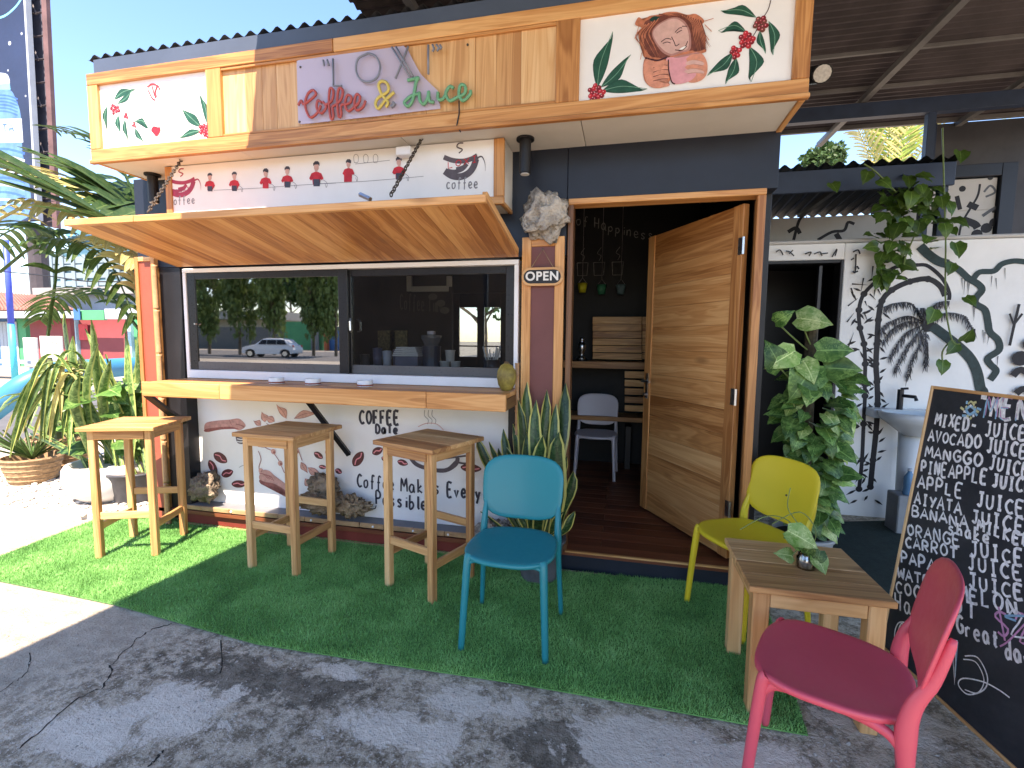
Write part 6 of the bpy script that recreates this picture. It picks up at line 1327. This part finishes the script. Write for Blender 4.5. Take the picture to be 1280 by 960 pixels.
for i, (a, b, c, d) in enumerate(((28, 422, 47, 458), (49, 420, 78, 456))): 
    s_ = empty('road_sign_panel', at((a+c)/2, d, y=11), ('left narrow' if i == 0 else 'right wider')+' whitewashed panel standing before the maroon house wall', 'panel'); far('panel', s_, (a, b), (c, d), 11, .08, M('old_whitewash', (.66, .64, .58), .8, .15, 3, .2, grime=.4)); far('foot', s_, (a+2, d), (a+4, d+12), 11.01, .06, HW); far('foot', s_, (c-4, d), (c-2, d+12), 11.01, .06, HW)
    if i == 1:
        P = Painting(11); P.text(PB, 'DAC', (58, 428), (72, 429), .12, .03, .05) if False else P.text(PB, 'DAG', (58, 429), (73, 430), .16, .03, .05); P.done('lettering', s_)
lw_ = empty('low_wall', at(90, 462, y=9.5), 'long low white roadside wall behind the blue tube', 'wall'); far('wall', lw_, (-80, 456), (232, 476), 9.5, .25, HW); far('coping', lw_, (-80, 452), (232, 456), 9.45, .35, HW)
bp = empty('blue_pole', at(14, 456, y=9), 'blue steel pole with turquoise foot in front of the green house', 'pole')
p, q, r_ = at(7, 300, y=9), at(14, 405, y=9), at(18, 462, y=9); r_.z = 0
bm = bmesh.new(); tube(bm, [p, q], .085, 14); obj('upper_shaft', bm, M('pole_blue', (.06, .10, .55), .4), bp, smooth=True); bm = bmesh.new(); tube(bm, [q, r_], .09, 14); obj('lower_shaft', bm, M('pole_turquoise', (.05, .50, .62), .4), bp, smooth=True)
for k, (a, b) in enumerate((((0, 433), (30, 433)), ((0, 446), (28, 446)))): pass
cbk = bmesh.new(); tube(cbk, crom([at(-40, 335, y=8), at(60, 345, y=8), at(120, 352, y=8), at(240, 350, y=9)], 6), .018, 5); tag(obj('power_cable', cbk, BLACK, None), 'sagging black power cable crossing in front of the hazy building', 'cable')
cbk = bmesh.new(); tube(cbk, crom([at(60, 252, y=8), at(105, 250, y=8), at(160, 262, y=8.), at(260, 290, y=8)], 6), .012, 5); tag(obj('power_cable', cbk, BLACK, None), 'thin dark cable passing through the palm leaves below the fascia', 'cable')
# billboard
bb = empty('billboard', at(20, 300, y=20), 'tall billboard with a blue water bottle picture beside a lattice mast', 'billboard'); BY = 20.
def fbox(name, q, y, dp, mat):
    P_ = [at(*p, y=y) for p in q]; bm = bmesh.new(); area(bm, P_); r = bmesh.ops.extrude_face_region(bm, geom=bm.faces[:]); bmesh.ops.translate(bm, verts=[v for v in r['geom'] if isinstance(v, bmesh.types.BMVert)], vec=(0, dp, 0)); return obj(name, bm, mat, bb)
fbox('poster', ((-140, -140), (26, -60), (29, 0), (45, 275), (-120, 285)), BY, .3, M('poster_navy', (.018, .028, .065), .5, .3, .2, .02)); fbox('edge_trim', ((26.2, -60), (28.5, -60), (31.5, 0), (47, 275), (44.6, 275), (29.2, 0)), BY-.05, .3, HW)
P = Painting(BY); PLB = M('print_light_blue', (.09, .20, .40), .4, .3, 1.5, .02); PWH = M('print_white', (.40, .45, .52), .4, .1, 2, .02); PDB = M('print_deep_blue', (.04, .12, .42), .4, .3, 1.5, .02); PCY = M('print_cyan', (.15, .55, .70), .4, .1, 2, .02)
P.fill(PLB, ((-30, 115), (-10, 108), (12, 112), (20, 125), (26, 145), (28, 190), (34, 272), (-60, 276), (-60, 150))); P.fill(PWH, ((-8, 92), (2, 91), (10, 94), (11, 106), (-8, 106))); P.fill(PCY, ((-8, 106), (12, 104), (13, 112), (-8, 112)), False)
for k in range(6): P.line(PDB, ((-30, 120+k*4), (5, 119+k*4), (22, 124+k*4)), .09)
P.fill(PWH, ((-60, 150), (27, 148), (29, 178), (-60, 180)), False); P.text(PDB, 'VITA', (-12, 166), (19, 164), .42, .08, .02)
for k in range(9): P.line((PDB, PWH)[k % 2], ((-30, 190+k*9), (5, 186+k*9), (31, 192+k*9)), .14)
P.line(PCY, ((-30, 22), (0, 22), (18, 10), (28, -4)), .12)
for q, r in (((12, 54), .12), ((27, 42), .08), ((32, 120), .06), ((10, 88), .06)): P.dot(PWH, q, r)
P.done('bottle_print', bb, 'printed light blue water bottle with white label')
LT = M('lattice_steel', (.06, .05, .055), .6, .2, 2, .1); LP_ = M('mast_panel', (.12, .12, .15), .6, .2, 1, .1)
def lx(t, side): y = -60+t*340; return (29+18*((y)/275.)+(2 if side == 0 else 29-0*y), y)
LA = [(33, -60), (34, 0), (53, 282)]; LB = [(56, -60), (57, 0), (71, 285)]
for L_, r in ((LA, .10), (LB, .22)): bm = bmesh.new(); tube(bm, [at(*q, y=BY+.5) for q in L_], r, 6); obj('mast_leg', bm, LT if r < .2 else M('mast_leg_rusty', (.13, .07, .07), .7, .3, 1, .1), bb)
bm = bmesh.new(); area(bm, [at(*q, y=BY+.9) for q in ((33, -60), (34, 0), (53, 282), (70, 285), (56, 0), (55, -60))]); r = bmesh.ops.extrude_face_region(bm, geom=bm.faces[:]); bmesh.ops.translate(bm, verts=[v for v in r['geom'] if isinstance(v, bmesh.types.BMVert)], vec=(0, .2, 0)); obj('mast_panel', bm, LP_, bb)
for k in range(12):
    y = -40+k*29; xa, xb = 33.7+19*max(y, 0)/282, 57+14*max(y, 0)/285; y2 = y+29; xa2, xb2 = 33.7+19*max(y2, 0)/282, 57+14*max(y2, 0)/285
    bm = bmesh.new(); tube(bm, [at(xa, y, y=BY+.5), at(xb, y-3, y=BY+.5)], .06, 4); obj('mast_rung', bm, LT, bb)
    if k in (1, 3, 5, 7): bm = bmesh.new(); tube(bm, [at(xa, y, y=BY+.5), at((xa+xb2)/2, y2, y=BY+.5)], .05, 4); obj('mast_brace', bm, LT, bb)
bm = bmesh.new(); p = at(45, 285, y=BY+.8); tube(bm, [Vector((p.x, p.y, 0)), p], .5, 10); obj('mast_foot', bm, LT, bb)
# ------------------------------------------------------------------ trees
def crown_tree(loc, h, rx, rz, seed, label, col_=PAL, trunk_r=.15, drop=False, n_=2600, ls=.20, group=None, cat='tree', leafm=None):
    rr = random.Random(seed); rgn = np.random.default_rng(seed); t = empty('tree', loc, label, cat, group); loc = Vector(loc)
    bm = bmesh.new(); tube(bm, crom([loc, loc+Vector((.1, .05, h*.35)), loc+Vector((-.05, 0, h*.7))], 4), [trunk_r*(1-.08*k) for k in range(9)], 8)
    for k in range(6): a = rr.uniform(0, 6.28); b0 = loc+Vector((0, 0, h*rr.uniform(.35, .65))); tube(bm, [b0, b0+Vector((math.cos(a)*rx*.4, math.sin(a)*rx*.4, h*.12)), b0+Vector((math.cos(a)*rx*.8, math.sin(a)*rx*.8, h*.2))], [trunk_r*.4, trunk_r*.25, trunk_r*.1], 5)
    obj('trunk', bm, M('bark', (.12, .09, .06), .9, .3, 6, .8), t)
    cl = [(rr.gauss(0, .5)*rx, rr.gauss(0, .5)*rx, rr.uniform(-.8, .9)*rz, rr.uniform(.25, .5)*rx) for _ in range(16)]
    k = rgn.integers(0, 16, n_); C = np.array(cl)[k]; d = rgn.normal(size=(n_, 3)); d /= np.linalg.norm(d, axis=1)[:, None]; r = C[:, 3]*rgn.uniform(.5, 1, n_)**.4
    P_ = C[:, :3]+d*r[:, None]; P_[:, 2] += h-rz*.7
    if drop: P_[:, 2] -= rgn.uniform(0, 1, n_)**2*h*.25
    P_ += np.array(loc)
    v1 = rgn.normal(size=(n_, 3)); v1 /= np.linalg.norm(v1, axis=1)[:, None]
    if drop: v1 = v1*.4+np.array([0, 0, -1]); 
    v2 = np.cross(v1, rgn.normal(size=(n_, 3))); v2 /= np.linalg.norm(v2, axis=1)[:, None]; s_ = ls*rgn.uniform(.6, 1.3, n_)[:, None]
    co = np.stack([P_, P_+v1*s_*.5+v2*s_*.28, P_+v1*s_, P_+v1*s_*.5-v2*s_*.28], 1)
    me = bpy.data.meshes.new('crown'); me.vertices.add(n_*4); me.vertices.foreach_set('co', co.ravel()); me.loops.add(n_*4); me.loops.foreach_set('vertex_index', np.arange(n_*4)); me.polygons.add(n_)
    me.polygons.foreach_set('loop_start', np.arange(0, n_*4, 4)); me.polygons.foreach_set('loop_total', np.full(n_, 4)); me.update(); link('crown', me, leafm or TREEM, t); return t
TREEM = leaf_mat('tree_leaves', (.035, .09, .02), (.10, .17, .04), None, 'x', .5)
def palm_tree(c, sc, label, els):
    t = empty('palm_tree', (c.x, c.y, 0), label, 'palm tree'); bm = bmesh.new(); tube(bm, [Vector((c.x+.2, c.y, 0)), c], [.2, .14], 10); obj('trunk', bm, M('bark', (.12, .09, .06), .9, .3, 6, .8), t)
    for k, (a, el) in enumerate(els):
        d = Vector((math.cos(a)*math.cos(el), math.sin(a)*math.cos(el), math.sin(el))); L_ = 2.6*sc
        frond(t, [c, c+d*L_*.4, c+d*L_*.75-Vector((0, 0, .05*L_)), c+d*L_-Vector((0, 0, .12*L_))], .6*sc, .05, 34, PALY if k % 2 == 0 else PALB, .15)
PALB = leaf_mat('palm_bright_leaflet', (.20, .32, .05), (.45, .50, .15), None, 'x', .45)
palm_tree(at(1110, 262, y=10), 1.15, 'sunlit yellow-green palm crown seen through the gap under the canopy', [(0, 1.15), (.6, 1.35), (1.6, 1.45), (2.6, 1.3), (3.2, 1.2), (4.0, 1.4), (5.2, 1.35), (0.1, .8)])
gw = empty('gable_wall', (5.4, 3.46, 0), 'dark sheet wall closing the gap under the canopy at the far right', 'wall'); box('sheet', gw, (4.02, 3.47, 0), (7.4, 3.52, CZ-.06), M('dark_sheet', (.05, .05, .055), .6, .3, 2, .2)); box('post', gw, (3.93, 3.44, 0), (4.02, 3.52, CZ-.06), NAVYST)
crown_tree((-4.5, 14.5, 0), 5.0, 2.2, 1.3, 4, 'rounded green tree behind the kiosk seen through its back door', group=None)
crown_tree((at(1030, 215, y=18).x, 18, 0), at(1030, 190, y=18).z, .8, .5, 9, 'small yellowish treetop above the lean-to roof')
# ------------------------------------------------------------------ across the street behind the camera (seen mirrored in the hatch glass)
def mir(px, py, y): p = at(px, py, y=y); return Vector((p.x, 2*.02-p.y, p.z))
def mbox(name, par, a, b, y, dpt, mat): p, q = mir(*a, y), mir(*b, y); return box(name, par, (p.x, p.y-dpt, q.z), (q.x, p.y, p.z), mat, .01)
g2 = empty('street_wall', mir(385, 432, 52), 'green and grey compound wall across the street, mirrored in the hatch glass', 'wall')
mbox('green_wall', g2, (355, 402), (404, 440), 52, .3, HG); mbox('grey_gate', g2, (388, 410), (398, 440), 51.5, .2, M('gate_grey', (.18, .2, .22), .6)); mbox('orange_pillar', g2, (404, 400), (409, 440), 51.5, .5, M('pillar_orange', (.45, .12, .05), .7)); mbox('blue_panel', g2, (409.2, 408), (440, 440), 52, .3, HBL)
mbox('grey_fence', g2, (150, 408), (354.8, 440), 52, .3, M('fence_grey', (.12, .13, .13), .8))
h3 = empty('street_house', mir(300, 405, 60), 'low grey house under trees across the street, mirrored in the hatch glass', 'house'); mbox('wall', h3, (200, 398), (335, 436), 60, 6, M('house_beige', (.40, .38, .30), .8)); mbox('roof', h3, (195, 389), (340, 399), 58, 9, M('roof_grey', (.36, .35, .32), .7))
WEEP = leaf_mat('weeping_leaves', (.10, .16, .04), (.22, .28, .08), None, 'x', .5)
for i, (a, s_) in enumerate(((262, 1.), (300, 1.1), (343, 1.), (392, .9), (235, 1.1), (420, 1.1))):
    p = mir(a, 440, 34); p.z = 0; crown_tree(p, 8.6, 1.25*s_, 3.3, 20+i, 'slender weeping roadside tree across the street, %s' % ('left of the mirrored white car', 'right behind the bonnet of the mirrored car', 'just beyond the tail of the mirrored car', 'before the mirrored green wall', 'at the left end of the mirrored row', 'at the far end past the orange pillar')[i], trunk_r=.14, drop=True, n_=3000, ls=.42, leafm=WEEP)
for i, a in enumerate((215, 290, 365)):
    p = mir(a, 440, 70); p.z = 0; crown_tree(p, 15, 5., 4.6, 40+i, 'large dark tree far across the street, %s of three' % ('left', 'middle', 'right')[i], trunk_r=.3, n_=3800, ls=.9)
# parked white car across the street
def car(c, rz, label):
    t = empty('parked_car', (0, 0, 0), label, 'car'); CW = M('car_white', (.70, .71, .72), .2, .03, 2, .01, coat=.5); DK = M('car_glass', (.02, .025, .03), .08, .1, 2, .01); TY = M('tyre', (.02, .02, .02), .8)
    prof = [(-2.0, .35), (-2.05, .62), (-1.95, .95), (-1.70, 1.02), (-1.35, 1.40), (-.9, 1.50), (.1, 1.50), (.45, 1.42), (1.0, 1.02), (1.75, .86), (1.98, .68), (2.0, .35)]
    low = [(1.75, .30), (1.70, .58), (1.35, .68), (1.02, .58), (.95, .28), (-.95, .28), (-1.02, .58), (-1.35, .68), (-1.70, .58), (-1.78, .30)]
    bm = bmesh.new(); Y = (-.82, -.74, 0, .74, .82); loop = prof+low; rws = []
    for y in Y:
        k = 1 if abs(y) < .8 else .0
        rws.append([bm.verts.new((x, y*(1 if z < 1.0 else 1-.32*(z-1.0)), z if abs(y) < .8 or z < 1 else z-.03)) for x, z in loop])
    for a, b in zip(rws, rws[1:]):
        for i in range(len(loop)): bm.faces.new((a[i], a[(i+1) % len(loop)], b[(i+1) % len(loop)], b[i]))
    for r in (rws[0], rws[-1]): bm.faces.new(r)
    obj('body', bm, CW, t)
    for s_ in (-1, 1):
        for wx in ((-1.5, -.75), (-.70, .02), (.07, .72)):
            bm = bmesh.new(); a = [(wx[0], 1.02), (wx[1], 1.02), (min(wx[1], .42 if wx[1] > .5 else wx[1]), 1.38), (max(wx[0], -1.28), 1.38)]; area(bm, [(x, s_*(.835 if z < 1.2 else .745), z) for x, z in a]); r = bmesh.ops.extrude_face_region(bm, geom=bm.faces[:]); bmesh.ops.translate(bm, verts=[v for v in r['geom'] if isinstance(v, bmesh.types.BMVert)], vec=(0, -s_*.03, 0)); obj('side_window', bm, DK, t)
        for wx in (-1.36, 1.36):
            bm = bmesh.new(); tube(bm, [(wx, s_*.62, .31), (wx, s_*.83, .31)], .31, 20); w_ = obj('wheel', bm, TY, t); bm = bmesh.new(); tube(bm, [(wx, s_*.80, .31), (wx, s_*.838, .31)], .19, 14); obj('rim', bm, STEEL, w_)
        box('headlight', t, (1.80, s_*.68-.1, .68), (1.99, s_*.68+.1, .80), M('headlight', (.6, .62, .65), .1), .02); box('tail_light', t, (-2.03, s_*.72-.07, .80), (-1.93, s_*.72+.07, .98), M('tail_light', (.4, .02, .02), .2), .02)
    bm = bmesh.new(); area(bm, [(.50, -.66, 1.41), (.50, .66, 1.41), (1.02, .72, 1.03), (1.02, -.72, 1.03)]); bmesh.ops.translate(bm, verts=bm.verts, vec=(.012, 0, .012)); r = bmesh.ops.extrude_face_region(bm, geom=bm.faces[:]); bmesh.ops.translate(bm, verts=[v for v in r['geom'] if isinstance(v, bmesh.types.BMVert)], vec=(-.01, 0, -.01)); obj('windscreen', bm, DK, t)
    t.location = c; t.rotation_euler.z = rz; return t
p = mir(341, 440, 30); p.z = -.02; car(p, math.radians(180-12), 'white hatchback parked across the street, mirrored in the left hatch pane')
